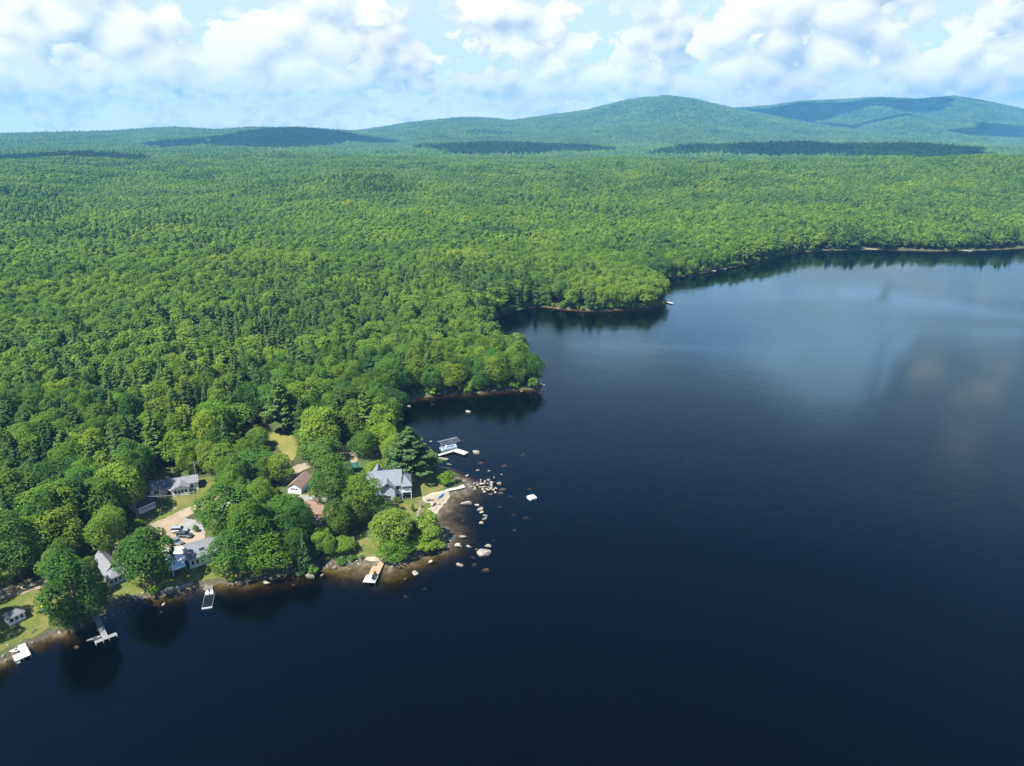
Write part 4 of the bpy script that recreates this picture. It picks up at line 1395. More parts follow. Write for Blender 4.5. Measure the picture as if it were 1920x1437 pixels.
# --- brown roofed house half hidden by the trees
yw, _, p0 = yaw_of((590, 972), (612, 985))
B = root_at(588, 981, math.radians(-28), 'brown_roofed_house', 'house with brown roof and lower porch roof half hidden by trees', 'house')
gable_walls(B, -5.2, 4.6, 0, 7.6, 2.7, 4.5, M['white'])
gable_roof(B, -5.2, 4.6, 0, 7.6, 2.7, 4.5, M['brown_roof'], over=0.5)
MB().slab([(-1.0, -3.4, 2.2), (4.9, -3.4, 2.2), (4.9, -0.55, 2.62), (-1.0, -0.55, 2.62)], 0.14).build('porch_roof', M['brown_roof'], B)
for x in (-0.8, 1.9, 4.7):
    MB().box(x - 0.08, x + 0.08, -3.3, -3.14, -0.8, 2.07).build('post', M['trim'], B)
window(B, 2.0, 1.5, 1.6, 1.0, 0.0, lites=2)
window(B, -3.2, 1.5, 1.2, 1.0, 0.0, lites=2)

# --- long white home
yw, ln, p0 = yaw_of((283, 933), (373, 917))
L_ = empty('mobile_home', tuple(ground(283, 933)), yw, 'long single storey white home with grey roof and window bay', 'house')
gable_walls(L_, 0, ln, 0, 5.6, 2.6, 3.7, M['white'])
gable_roof(L_, 0, ln, 0, 5.6, 2.6, 3.7, M['grey_roof'], over=0.3)
bx0 = ln * 0.46
gable_walls(L_, bx0, bx0 + 5.0, -2.6, 2.6, 2.6, 3.55, M['white'], 'y', name='bay_wall')
gable_roof(L_, bx0, bx0 + 5.0, -2.7, 2.6, 2.6, 3.55, M['grey_roof'], 'y', over=0.3, name='bay_roof')
for i in range(4):
    window(L_, bx0 + 0.95 + i * 1.03, 1.45, 0.72, 1.15, -2.6)
window(L_, 1.5, 1.5, 0.5, 1.2, 0.0)
window(L_, 2.2, 1.5, 0.5, 1.2, 0.0)
window(L_, ln - 2.0, 1.5, 0.9, 0.9, 0.0)
MB().slab([(bx0 - 3.4, -2.0, 2.15), (bx0 - 0.05, -2.0, 2.15), (bx0 - 0.05, -0.34, 2.45), (bx0 - 3.4, -0.34, 2.45)], 0.1).build('porch_roof', M['tan_roof'], L_)
MB().box(bx0 - 1.7, bx0 - 0.7, -0.06, -0.004, 0.2, 2.1).build('door', M['dark_floor'], L_)
MB().box(bx0 - 4.6, bx0 - 0.06, -2.0, -0.02, -0.6, 0.25).build('deck', M['wood'], L_)
for x in (bx0 - 4.5, bx0 - 3.3, bx0 - 0.2):
    MB().box(x - 0.06, x + 0.06, -1.98, -1.86, 0.25, 2.05 if x > bx0 - 4 else 1.15).build('post', M['trim'], L_)
MB().box(bx0 - 4.44, bx0 - 1.9, -1.96, -1.9, 1.0, 1.12).build('railing', M['wood'], L_)

# --- dark roofed garage
yw, ln, p0 = yaw_of((262, 966), (293, 952))
K = empty('garage', tuple(ground(262, 966)), yw, 'white double garage with nearly black roof under trees', 'garage')
gable_walls(K, 0, ln, 0, 6.0, 2.5, 4.0, M['white'])
gable_roof(K, 0, ln, 0, 6.0, 2.5, 4.0, M['dark_roof'], over=0.3)
for x in (ln * 0.27, ln * 0.66):
    dr = MB().box(x - 1.05, x + 1.05, -0.05, -0.004, 0.0, 2.05).build('garage_door', M['trim'], K)
    MB().box(x - 0.85, x + 0.85, -0.07, -0.052, 1.35, 1.65).build('pane', M['glass'], dr)
window(K, ln - 0.55, 1.5, 0.35, 1.0, 0.0)

# --- grey house with the white awning annex
yw, ln, p0 = yaw_of((357, 1068), (398, 1054))
N_ = empty('lake_house', tuple(ground(357, 1068)), yw, 'grey-blue lake house with grey roof partly under a large tree', 'house')
ln = 9.6
gable_walls(N_, 0, ln, 0, 8.2, 3.1, 4.9, M['blue_siding'])
gable_roof(N_, 0, ln, 0, 8.2, 3.1, 4.9, M['grey_roof'], over=0.3)
fb = MB()
fb.slab([(-0.42, -0.3, 3.12), (-0.32, -0.3, 3.12), (-0.32, 4.1, 5.16), (-0.42, 4.1, 5.16)], 0.28)
fb.slab([(-0.42, 4.1, 5.16), (-0.32, 4.1, 5.16), (-0.32, 8.5, 3.12), (-0.42, 8.5, 3.12)], 0.28)
fb.build('fascia', M['trim'], N_)
for x in (0.9, 2.1, 3.3, 5.2, 6.2):
    window(N_, x, 1.75, 0.75, 1.35, 0.0)
sk = MB().slab([(3.2, 1.4, 3.93), (4.6, 1.4, 3.93), (4.6, 2.2, 4.28), (3.2, 2.2, 4.28)], 0.12).build('skylight', M['glass'], N_)
A_ = empty('carport', tuple(ground(357, 1068) + np.array((-4.9 * math.cos(yw) - 0.6 * math.sin(yw), -4.9 * math.sin(yw) + 0.6 * math.cos(yw), 0))), yw,
           'white flat roofed annex with pale blue awning beside the grey house', 'annex')
MB().box(0, 4.2, 1.6, 7.6, -0.8, 2.6).build('wall', M['white'], A_)
MB().slab([(-0.3, 0.6, 2.66), (4.4, 0.6, 2.66), (4.4, 8.0, 3.05), (-0.3, 8.0, 3.05)], 0.16).build('roof', M['trim'], A_)
MB().slab([(0.5, -1.6, 1.95), (3.9, -1.6, 1.95), (3.9, 0.5, 2.58), (0.5, 0.5, 2.58)], 0.06).build('awning', plain('pale_blue_awning', (0.55, 0.68, 0.82), 0.5, 0.04), A_)
MB().box(0.6, 3.8, 1.54, 1.596, 0.1, 2.0).build('door', M['glass'], A_)
MB().box(0.2, 4.1, -1.6, 1.53, -0.6, 0.08).build('deck', M['dark_floor'], A_)
for x in (0.6, 3.8):
    MB().box(x - 0.06, x + 0.06, -1.55, -1.43, 0.08, 1.88).build('post', M['trim'], A_)

# --- grey cottage at the water
yw, ln, p0 = yaw_of((206.5, 1102), (233.5, 1090.5))
C_ = empty('cottage', tuple(ground(206.5, 1102)), yw, 'narrow grey cottage with four white framed front windows by the shore', 'cottage')
w_ = max(ln, 4.4)
gable_walls(C_, 0.4, w_ - 0.4, 3.4, 12.5, 2.7, 4.4, M['grey_siding'], 'y')
gable_roof(C_, 0.4, w_ - 0.4, 3.4, 12.5, 2.7, 4.4, M['grey_roof'], 'y', over=0.35)
MB().box(0, w_, 0, 3.38, -0.8, 2.5).build('sunroom_wall', M['grey_siding'], C_)
mb = MB()
mb.add([(-0.3, -0.3, 2.5), (w_ + 0.3, -0.3, 2.5), (w_ + 0.3, 3.6, 2.5), (-0.3, 3.6, 2.5), (w_ / 2, 1.7, 3.7), (w_ / 2, 3.9, 3.7)], [(0, 1, 4), (1, 2, 5, 4), (3, 0, 4, 5), (2, 3, 5), (3, 2, 1, 0)])
mb.build('sunroom_roof', M['grey_roof'], C_)
for i in range(4):
    window(C_, w_ * (0.14 + 0.24 * i), 1.55, w_ * 0.17, 1.15, 0.0)
for x in (-0.06, w_):
    MB().box(x, x + 0.06, -0.06, 0.1, -0.6, 2.49).build('corner_board', M['trim'], C_)

# --- little white shed with arched openings
yw, ln, p0 = yaw_of((18, 1175), (46, 1161.5))
E_ = empty('lawn_shed', tuple(ground(18, 1175)), yw, 'little white shed with three dark openings on the lawn', 'shed')
w_ = max(ln, 3.6)
gable_walls(E_, 0, w_, 0, 2.8, 2.1, 2.11, M['white'])
mb = MB()
mb.add([(-0.25, -0.25, 2.12), (w_ + 0.25, -0.25, 2.12), (w_ + 0.25, 3.05, 2.12), (-0.25, 3.05, 2.12), (w_ * .3, 1.4, 3.1), (w_ * .7, 1.4, 3.1)], [(0, 1, 5, 4), (1, 2, 5), (2, 3, 4, 5), (3, 0, 4), (3, 2, 1, 0)])
mb.build('roof', M['grey_roof'], E_)
for i in range(3):
    x = w_ * (0.2 + 0.3 * i)
    wd = w_ * 0.2
    q = MB()
    arch = [(x - wd / 2, 0.85), (x + wd / 2, 0.85), (x + wd / 2, 1.45)] + [(x + wd / 2 * math.cos(a), 1.45 + wd / 2 * math.sin(a)) for a in np.linspace(0.3, math.pi - 0.3, 6)] + [(x - wd / 2, 1.45)]
    q.add([(a, -0.03, b) for a, b in arch] + [(a, -0.003, b) for a, b in arch],
          [tuple(range(len(arch))), tuple(range(len(arch), 2 * len(arch)))[::-1]] + [(i_, (i_ + 1) % len(arch), len(arch) + (i_ + 1) % len(arch), len(arch) + i_) for i_ in range(len(arch))])
    q.build('opening', M['glass'], E_)
MB().box(-0.05, w_ + 0.05, -0.12, -0.04, 0.62, 0.74).build('sill', M['trim'], E_)

# --- white house behind the open tree, teal tent, a roof in the western trees
W_ = root_at(408, 975, math.radians(24), 'white_house', 'white building glimpsed through the open tree above the parking yard', 'house')
gable_walls(W_, 0, 8, 0, 6, 2.6, 3.8, M['white'])
gable_roof(W_, 0, 8, 0, 6, 2.6, 3.8, plain('pale_metal_roof', (0.62, 0.64, 0.66), 0.5, 0.04), over=0.3)
window(W_, 2.0, 1.4, 1.0, 1.0, 0.0)
window(W_, 5.2, 1.4, 1.0, 1.0, 0.0)
T_ = root_at(660, 884, 0.2, 'canopy_tent', 'teal green canopy tent among trees behind the grey house', 'tent')
mb = MB()
mb.add([(-2.4, -1.8, 2.3), (2.4, -1.8, 2.3), (2.4, 1.8, 2.3), (-2.4, 1.8, 2.3), (0, 0, 3.4), (-2.4, -1.8, 2.0), (2.4, -1.8, 2.0), (2.4, 1.8, 2.0), (-2.4, 1.8, 2.0)],
       [(0, 1, 4), (1, 2, 4), (2, 3, 4), (3, 0, 4), (5, 6, 1, 0), (6, 7, 2, 1), (7, 8, 3, 2), (8, 5, 0, 3)])
mb.build('roof', M['teal'], T_)
for sx in (-2.3, 2.3):
    for sy in (-1.7, 1.7):
        MB().tube((sx, sy, -0.2), (sx, sy, 2.1), 0.04).build('leg', M['metal'], T_)

# small roof furniture
for house, spots in ((H, ((-6.5, 4.0, 7.1), (-3.2, 6.9, 7.7))), (G, ((-1.4, 5.0, 3.3),)), (L_, ((3.0, 3.6, 3.4), (6.2, 3.9, 3.3), (13.0, 3.4, 3.5))), (N_, ((2.0, 5.2, 4.4), (6.6, 5.0, 4.5))), (C_, ((1.5, 9.0, 3.6),)), (B, ((-2.0, 5.2, 3.8),))):
    for x, y, z in spots:
        MB().tube((x, y, z - 0.3), (x, y, z + 0.55), 0.09).build('vent_pipe', M['metal'], house)
MB().box(4.6, 5.2, 3.2, 3.8, 2.9, 4.7).build('chimney', M['concrete'], L_)

# ------------------------------------------------------------------ vehicles
M['tyre'] = plain('tyre_rubber', (0.02, 0.02, 0.02), 0.8, 0.1)
M['lamp_w'] = plain('headlamp_glass', (0.75, 0.76, 0.78), 0.15, 0.03)
M['lamp_r'] = plain('tail_lamp_red', (0.45, 0.02, 0.02), 0.25, 0.05)


def car(px, py, rz, paint, label, L=4.7, Wd=1.85, hood=0.92, roof=1.62, suv=True):
    o = root_at(px, py, rz, 'parked_car', label, 'car', 'cars in the sandy parking yard', 0.2)
    hw = Wd / 2

    def ring(x, w_, z0, z1):
        b = 0.10
        return [(x, -w_ + b, z0), (x, w_ - b, z0), (x, w_, z0 + b), (x, w_, z1 - b), (x, w_ - b, z1), (x, -w_ + b, z1), (x, -w_, z1 - b), (x, -w_, z0 + b)]
    st = [(-L / 2, hw * 0.86, 0.45, hood * 0.92), (-L / 2 + 0.12, hw * 0.96, 0.30, hood), (-L * 0.3, hw, 0.26, hood + 0.03), (L * 0.12, hw, 0.26, hood + 0.02),
          (L * 0.30, hw * 0.98, 0.28, hood - 0.04), (L / 2 - 0.15, hw * 0.92, 0.30, hood - 0.16), (L / 2, hw * 0.80, 0.42, hood - 0.28)]
    MB().loft([ring(*s) for s in st]).build('body', paint, o, smooth=False)
    xr0, xr1 = (-L * 0.44, L * 0.09) if suv else (-L * 0.24, L * 0.06)
    xb0, xb1 = (-L * 0.485, L * 0.21) if suv else (-L * 0.40, L * 0.22)
    g = MB()
    lo, hi_ = hood + 0.004, roof - 0.05
    g.add([(xb0, -hw * .93, lo), (xb1, -hw * .93, lo), (xb1, hw * .93, lo), (xb0, hw * .93, lo), (xr0, -hw * .76, hi_), (xr1, -hw * .76, hi_), (xr1, hw * .76, hi_), (xr0, hw * .76, hi_)],
          [(3, 2, 1, 0), (4, 5, 6, 7), (0, 1, 5, 4), (1, 2, 6, 5), (2, 3, 7, 6), (3, 0, 4, 7)])
    g.build('windows', M['glass'], o)
    MB().box(xr0 - 0.04, xr1 + 0.04, -hw * .79, hw * .79, hi_ + 0.003, roof).build('roof', paint, o, bevel=0.02)
    pil = MB()
    for sy in (-1, 1):
        for xa, xb in ((xb0, xr0), (xb1, xr1), ((xb0 + xb1) / 2, (xr0 + xr1) / 2)):
            pil.tube((xa, sy * hw * .935, lo), (xb, sy * hw * .775, hi_), 0.05, 0.045, 5)
    pil.build('pillars', paint, o)
    for sx in (-L * 0.30, L * 0.31):
        for sy in (-1, 1):
            wv = MB().tube((sx, sy * (hw - 0.20), 0.34), (sx, sy * (hw + 0.015), 0.34), 0.34, 0.34, 14).build('wheel', M['tyre'], o)
            MB().tube((sx, sy * (hw + 0.016), 0.34), (sx, sy * (hw + 0.03), 0.34), 0.21, 0.19, 10).build('rim', M['metal'], wv)
    for sy in (-1, 1):
        MB().box(L / 2 - 0.10, L / 2 + 0.01, sy * hw * .62 - 0.16, sy * hw * .62 + 0.16, hood - 0.40, hood - 0.28).build('headlight', M['lamp_w'], o)
        MB().box(-L / 2 - 0.02, -L / 2 + 0.06, sy * hw * .66 - 0.13, sy * hw * .66 + 0.13, hood - 0.30, hood - 0.10).build('tail_light', M['lamp_r'], o)
    return o


silver = plain('silver_paint', (0.42, 0.46, 0.52), 0.3, 0.03, metal=0.5, spec=0.5)
dark = plain('charcoal_paint', (0.06, 0.065, 0.07), 0.3, 0.04, metal=0.4, spec=0.5)
greyp = plain('pewter_paint', (0.26, 0.27, 0.29), 0.3, 0.04, metal=0.5, spec=0.5)
car(338, 998, math.radians(8), silver, 'silver SUV parked furthest up the yard beside the gravel bed', roof=1.75)
car(347.5, 1007.5, math.radians(-8), dark, 'charcoal SUV parked in the middle of the yard', L=4.5)
car(331.5, 1020, math.radians(-28), greyp, 'grey sedan nearest the white awning annex', L=4.6, hood=0.88, roof=1.42, suv=False)

# ------------------------------------------------------------------ utility poles and the line
POLES = [((371, 910), 9.0, 'utility pole at the gable end of the long white home'), ((371, 962), 8.0, 'slim utility pole at the road beside the open tree'),
         ((258, 972), 8.5, 'utility pole in the shade of the dark roofed garage'), ((665, 1031), 4.2, 'short bare post on the lawn above the tan pier'), ((570, 838), 10.0, 'pale bare pole at the edge of the dry yellow meadow')]
tops = []
for (px, py), hh, lab in POLES:
    o = root_at(px, py, 0.3, 'utility_pole' if hh > 5 else 'lawn_post', lab, 'pole' if hh > 5 else 'post')
    MB().tube((0, 0, -0.5), (0, 0, hh), 0.16, 0.11).build('shaft', M['pole'], o)
    if hh > 5:
        MB().box(-0.9, 0.9, -0.06, 0.06, hh - 0.7, hh - 0.55).build('crossarm', M['pole'], o)
        MB().tube((0.22, 0, hh - 1.8), (0.22, 0, hh - 1.1), 0.15).build('transformer', M['metal'], o)
    tops.append(np.array(o.location) + (0, 0, hh - 0.5))


def cable(a, b, label, sag=0.9):
    mb, n_ = MB(), 14
    pts = [np.array(a) + (np.array(b) - np.array(a)) * i / n_ - np.array((0, 0, sag * 4 * (i / n_) * (1 - i / n_))) for i in range(n_ + 1)]
    for p, q in zip(pts[:-1], pts[1:]):
        mb.tube(p, q, 0.045, 0.045, 4)
    tag(mb.build('power_line', plain('line_grey', (0.30, 0.30, 0.28), 0.7, 0.05)), label, 'cable')


cable(tops[2], tops[1], 'power line from the dark garage pole to the road pole')
wp = ground(120, 1036)
cable(tops[2], wp + np.array((0, 0, 8.0)), 'power line running west from the dark garage pole into the trees')

# ------------------------------------------------------------------ docks
def pier(a, b, wd, name, label, cat, boards, z=0.55, board=0.55, posts=True, group=None):
    """straight dock from pixel a to pixel b, its planks each a board across it"""
    p, q = at(*a, z), at(*b, z)
    rz, Lg = math.atan2(q[1] - p[1], q[0] - p[0]), float(np.hypot(*(q - p)[:2]))
    o = empty(name, (p[0], p[1], 0), rz, label, cat, group)
    deck(o, 0, Lg, -wd / 2, wd / 2, z, boards, board)
    if posts:
        for x in np.linspace(0.6, Lg - 0.25, max(2, int(Lg / 3.2))):
            for s in (-1, 1):
                MB().tube((x, s * (wd / 2 + 0.06), -1.6), (x, s * (wd / 2 + 0.06), z + 0.35), 0.06).build('post', M['metal'], o)
    return o, Lg


PLANKS = {}


def deck(o, x0, x1, y0, y1, z, mat, board):
    n_ = max(1, int(round((x1 - x0) / board)))
    st = (x1 - x0) / n_
    key = (round(st, 3), round(y1 - y0, 3), mat.name)
    if key not in PLANKS:
        PLANKS[key] = MB().box(0.01, st - 0.015, 0, y1 - y0, -0.05, 0).mesh('plank', mat)
    for i in range(n_):
        k = link(bpy.data.objects.new('plank', PLANKS[key]), o)
        k.location = (x0 + i * st, y0, z + (0.006 if i % 3 else 0.0))
    MB().box(x0 + 0.02, x1 - 0.02, y0 + 0.12, y0 + 0.24, z - 0.24, z - 0.052).build('joist', M['grey_wood'], o)
    MB().box(x0 + 0.02, x1 - 0.02, y1 - 0.24, y1 - 0.12, z - 0.24, z - 0.052).build('joist', M['grey_wood'], o)


# tan pier with the bleached end section
o, Lg = pier((719, 1047), (697, 1093), 1.6, 'pier', 'tan wooden pier with a bleached wider end and two black chairs', 'pier', M['wood'])
for c in [c for c in o.children if c.name.startswith(('plank', 'joist'))]:
    if c.location.x > Lg * 0.70 - 0.01 or c.name.startswith('joist'):
        bpy.data.objects.remove(c)
z_ = 0.55
deck(o, 0, Lg * 0.36, -0.85, 0.85, z_ - 0.004, M['wood'], 0.5) if False else None
deck(o, Lg * 0.34, Lg * 0.70, -2.0, -0.81, z_, M['wood'], 0.5)
deck(o, Lg * 0.705, Lg, -2.5, 0.9, z_ + 0.02, M['pale_wood'], 0.5)
MB().box(0, Lg * 0.69, -0.6, -0.45, z_ - 0.25, z_ - 0.06).build('joist', M['grey_wood'], o)
MB().box(0, Lg * 0.69, 0.45, 0.6, z_ - 0.25, z_ - 0.06).build('joist', M['grey_wood'], o)


def chair(p, rz, mat, label, group, sc=1.0):
    t = empty('deck_chair', p, rz, label, 'chair', group)
    t.scale = (sc, sc, sc)
    MB().slab([(-0.3, -0.3, 0.36), (0.3, -0.3, 0.40), (0.3, 0.3, 0.40), (-0.3, 0.3, 0.36)], 0.05).build('seat', mat, t)
    MB().slab([(-0.62, -0.3, 1.0), (-0.3, -0.3, 0.36), (-0.3, 0.3, 0.36), (-0.62, 0.3, 1.0)], 0.05).build('backrest', mat, t)
    for s in (-1, 1):
        MB().box(-0.35, 0.32, s * 0.36 - 0.05, s * 0.36 + 0.05, 0.56, 0.60).build('armrest', mat, t)
        MB().box(0.24, 0.30, s * 0.34 - 0.03, s * 0.34 + 0.03, 0.0, 0.555).build('leg', mat, t)
        MB().box(-0.34, -0.28, s * 0.34 - 0.03, s * 0.34 + 0.03, 0.0, 0.555).build('leg', mat, t)
    return t


mw = o.matrix_basis
for k, (dx, lab) in enumerate(((0.76, 'black deck chair on the bleached pier end, one nearer the shore'), (0.89, 'black deck chair on the bleached pier end, one nearer the open water'))):
    q = mw @ Vector((Lg * dx, 0.1, z_ + 0.03))
    chair(q, o.rotation_euler.z + 0.2, M['black'], lab, 'black chairs on the tan pier', 1.15)

# dark floating dock with stone landing
p, q = at(394, 1111, 0.4), at(388, 1139, 0.4)
rz = math.atan2(q[1] - p[1], q[0] - p[0])
Lg = float(np.hypot(*(q - p)[:2]))
o = empty('floating_dock', (p[0], p[1], 0), rz, 'dark floating dock with white edge below the grey lake house', 'dock')
deck(o, 0, Lg, -1.15, 1.15, 0.4, M['navy_deck'], 0.6)
for a in ((0, Lg, 1.16, 1.23), (0, Lg, -1.23, -1.16)):
    MB().box(*a, 0.05, 0.43).build('edge_board', M['concrete'], o)
MB().box(Lg + 0.01, Lg + 0.10, -1.23, 1.23, 0.05, 0.45).build('edge_board', M['trim'], o)
MB().box(0.3, Lg - 0.3, -1.0, 1.0, -0.25, 0.15).build('float', M['black'], o)
mw = o.matrix_basis
for s, lab in ((-0.55, 'white chair on the dark floating dock, western one'), (0.55, 'white chair on the dark floating dock, eastern one')):
    chair(mw @ Vector((1.1, s, 0.41)), rz, M['trim'], lab, 'white chairs on the dark floating dock', 1.05)
o = root_at(391, 1104, rz, 'stone_landing', 'pale stone landing leading down to the dark floating dock', 'landing')
MB().poly([(-2.4, -0.6), (0.2, -1.2), (0.8, -1.1), (0.8, 1.1), (0.2, 1.2), (-2.4, 0.7)], -0.6, 0.42).build('slab', M['concrete'], o)
MB().box(-4.4, -2.62, -0.6, 0.6, -0.4, 0.75).build('step', M['concrete'], o)

# grey T dock
o, Lg = pier((179, 1155), (199, 1199), 1.25, 'grey_dock', 'weathered grey dock with a short crosspiece at its end', 'dock', M['grey_wood'])
deck(o, Lg - 1.3, Lg - 0.02, 0.64, 2.4, 0.5, M['grey_wood'], 0.42)
deck(o, Lg - 1.3, Lg - 0.02, -2.3, -0.64, 0.5, M['grey_wood'], 0.42)
for y in (-2.2, -0.6, 0.6, 2.3):
    MB().tube((Lg + 0.06, y, 0.0), (Lg + 0.06, y, 0.75), 0.06).build('post', M['trim'], o)

# L-shaped white dock
zt = 0.5
c = [at(x, y, zt) for x, y in ((48.6, 1204.5), (58.5, 1227.5), (28, 1241), (23.3, 1230), (42.3, 1220.5), (38.2, 1208.6))]
o = empty('white_dock', (c[2][0], c[2][1], 0), math.atan2(c[1][1] - c[2][1], c[1][0] - c[2][0]), 'white L-shaped dock in the lower corner of the shore', 'dock')
la = float(np.hypot(*(c[1] - c[2])[:2]))
wb = float(np.hypot(*(c[3] - c[2])[:2]))
lb = float(np.hypot(*(c[0] - c[1])[:2]))
deck(o, 0, la, 0, wb, zt, M['pale_wood'], 0.7)
deck(o, la - 1.5, la, wb + 0.02, lb, zt, M['pale_wood'], 0.75)
for x, y in ((0.1, -0.07), (la / 2, -0.07), (la - 0.1, -0.07), (la + 0.07, lb * 0.5), (la + 0.07, lb - 0.3), (-0.07, wb * 0.5)):
    MB().tube((x, y, -1.2), (x, y, zt + 0.3), 0.07).build('post', M['metal'], o)
MB().box(0.2, 0.9, -0.75, -0.05, zt - 0.35, zt - 0.28).build('ladder_step', M['metal'], o)

# white dock lying along the stones of the point, and the jetty dock with the pontoon boat
o, Lg = pier((828, 921), (871, 911.5), 2.0, 'shore_dock', 'bleached dock section lying along the stones of the point', 'dock', M['pale_wood'], 0.75, 0.7)
o, Lg = pier((806, 858.5), (859, 842.5), 1.3, 'boat_dock', 'long bleached dock with an angled end beside the pontoon boat', 'dock', M['pale_wood'], 0.6, 0.7)
p1 = at(868, 848.5, 0.6)
v = o.matrix_basis.inverted() @ Vector(p1)
fx = empty('angled_end', (Lg - 1.1, 0.0, 0.0), math.atan2(v.y, v.x - Lg + 1.1) if True else 0)
fx.parent = o
MB().slab([(0.25, -1.3, 0.632), (5.2, -1.3, 0.632), (5.2, 1.3, 0.632), (0.25, 1.3, 0.632)], 0.22).build('deck_section', M['pale_wood'], fx)

# pontoon boat on its lift
p, q = at(826, 845, 0.7), at(858, 837, 0.7)
rz = math.atan2(q[1] - p[1], q[0] - p[0])
pb = empty('pontoon_boat', tuple(at(841, 841.5, 0.55)), rz, 'pontoon boat with blue-grey seats raised beside the long dock', 'boat')
for s in (-0.85, 0.85):
    MB().loft([[(x, s + r * math.cos(a), -0.15 + zz + r * math.sin(a)) for a in np.linspace(0, 6.283, 10)[:-1]] for x, r, zz in ((-3.3, 0.30, 0), (2.4, 0.30, 0), (3.0, 0.22, 0.06), (3.4, 0.05, 0.16))]).build('pontoon', M['metal'], pb, smooth=True)
MB().box(-3.3, 3.1, -1.25, 1.25, 0.17, 0.25).build('deck', M['boat_blue'], pb)
for a in ((-3.2, 3.0, -1.25, -1.21), (-3.2, 3.0, 1.21, 1.25), (2.98, 3.02, -1.2, 1.2), (-3.22, -3.18, -1.2, 0.4)):
    MB().box(*a, 0.26, 0.85).build('side_panel', M['trim'], pb)
for a in ((-3.0, -1.6, -1.15, -0.55), (0.6, 2.8, -1.15, -0.55), (0.6, 2.8, 0.55, 1.15)):
    MB().box(*a, 0.26, 0.68).build('seat', M['boat_blue'], pb, bevel=0.04)
MB().box(-0.8, -0.2, 0.35, 1.1, 0.26, 1.1).build('console', M['trim'], pb, bevel=0.05)
MB().box(-3.75, -3.32, -0.25, 0.25, -0.3, 0.75).build('outboard', M['black'], pb, bevel=0.06)
lf = empty('boat_lift', tuple(at(841, 841.5, 0.0)), rz, 'aluminium boat lift frame with bare canopy ribs over the pontoon boat', 'boat lift')
for x in (-2.3, 2.3):
    for s in (-1.75, 1.75):
        MB().tube((x, s, -1.6), (x, s, 3.0), 0.07).build('post', M['metal'], lf)
for s in (-1.75, 1.75):
    MB().tube((-3.8, s, 3.0), (3.8, s, 3.0), 0.06).build('rail', M['metal'], lf)
for x in np.linspace(-3.8, 3.8, 13):
    rb = MB()
    pts = [(x, 1.75 * math.cos(a), 3.0 + 0.75 * math.sin(a)) for a in np.linspace(0, math.pi, 7)]
    for a, b in zip(pts[:-1], pts[1:]):
        rb.tube(a, b, 0.05, 0.05, 5)
    rb.build('rib', M['metal'], lf)
MB().tube((-3.8, 0, 3.75), (3.8, 0, 3.75), 0.05).build('ridge_bar', M['metal'], lf)

# swimming raft, small boats, kayaks
r_ = empty('swim_raft', tuple(at(997, 934.5, 0.0)), 0.5, 'white square swim raft floating alone off the point', 'raft')
deck(r_, -1.3, 1.3, -1.2, 1.2, 0.5, M['trim'], 0.65)
MB().box(-1.25, 1.25, -1.15, 1.15, -0.15, 0.24).build('float', M['trim'], r_)


def hull(px, py, rz, name, label, cat, mat, L=3.4, wd=0.75, ht=0.35, group=None, z=None, tilt=0.0, inner=None):
    p = ground(px, py) if z is None else at(px, py, z)
    o = empty(name, (p[0], p[1], p[2] + (0.02 if z is None else -0.08)), rz, label, cat, group)
    o.rotation_euler = (tilt, 0, rz)
    rings = []
    for u in np.linspace(-1, 1, 9):
        w_ = wd / 2 * max(0.04, (1 - abs(u) ** 2.4))
        k = ht * (0.92 + 0.25 * u * u)
        rings.append([(u * L / 2, -w_, k), (u * L / 2, -w_ * 0.8, k * 0.35), (u * L / 2, 0, 0.02 + 0.12 * u * u), (u * L / 2, w_ * 0.8, k * 0.35), (u * L / 2, w_, k), (u * L / 2, 0, k * 0.9 + 0.02)])
    MB().loft(rings).build('hull', mat, o, smooth=False)
    MB().poly([(0.55 * math.cos(a) * L * 0.3, 0.30 * math.sin(a) * wd) for a in np.linspace(0, 6.283, 13)[:-1]], ht * 0.9, ht * 0.9 + 0.06).build('cockpit', inner or M['black'], o)
    return o


hull(719, 1040, 2.3, 'kayak', 'orange kayak on the grass above the tan pier', 'kayak', M['orange'], 3.2)
hull(716, 1036, 2.25, 'kayak', 'second orange kayak lying beside the first at the dark bush', 'kayak', M['orange'], 2.8, 0.7)
hull(723, 1040, 2.2, 'kayak', 'blue kayak beside the orange kayaks above the tan pier', 'kayak', M['blue'], 3.4)
hull(825.5, 933, 1.15, 'kayak', 'blue kayak pulled up on the pale sand beach', 'kayak', M['blue'], 3.6, 0.8)
hull(828.5, 929.5, 1.05, 'kayak', 'light blue kayak at the top of the pale sand beach', 'kayak', plain('light_blue_plastic', (0.12, 0.36, 0.62), 0.4, 0.05), 3.0, 0.7)
hull(86, 1135, 1.2, 'kayak', 'lime yellow kayak on the lawn at the dark blue-green tree', 'kayak', M['lime'], 2.9, 0.8)
hull(83, 1145, 1.2, 'kayak', 'blue-green kayak on the lawn below the lime one', 'kayak', M['teal'], 2.8, 0.8)
hull(178, 1198.5, 0.55, 'rowing_boat', 'narrow grey rowing boat floating beside the grey dock', 'boat', M['concrete'], 3.4, 0.9, 0.4, z=0.0)
hull(31, 1221, 0.45, 'rowing_boat', 'small white boat tucked inside the white L-shaped dock', 'boat', M['trim'], 2.6, 1.1, 0.5, z=0.0)
hull(806, 939.5, 0.3, 'rowing_boat', 'grey skiff on the sand above the large beach boulder', 'boat', M['concrete'], 2.6, 0.9, 0.4)

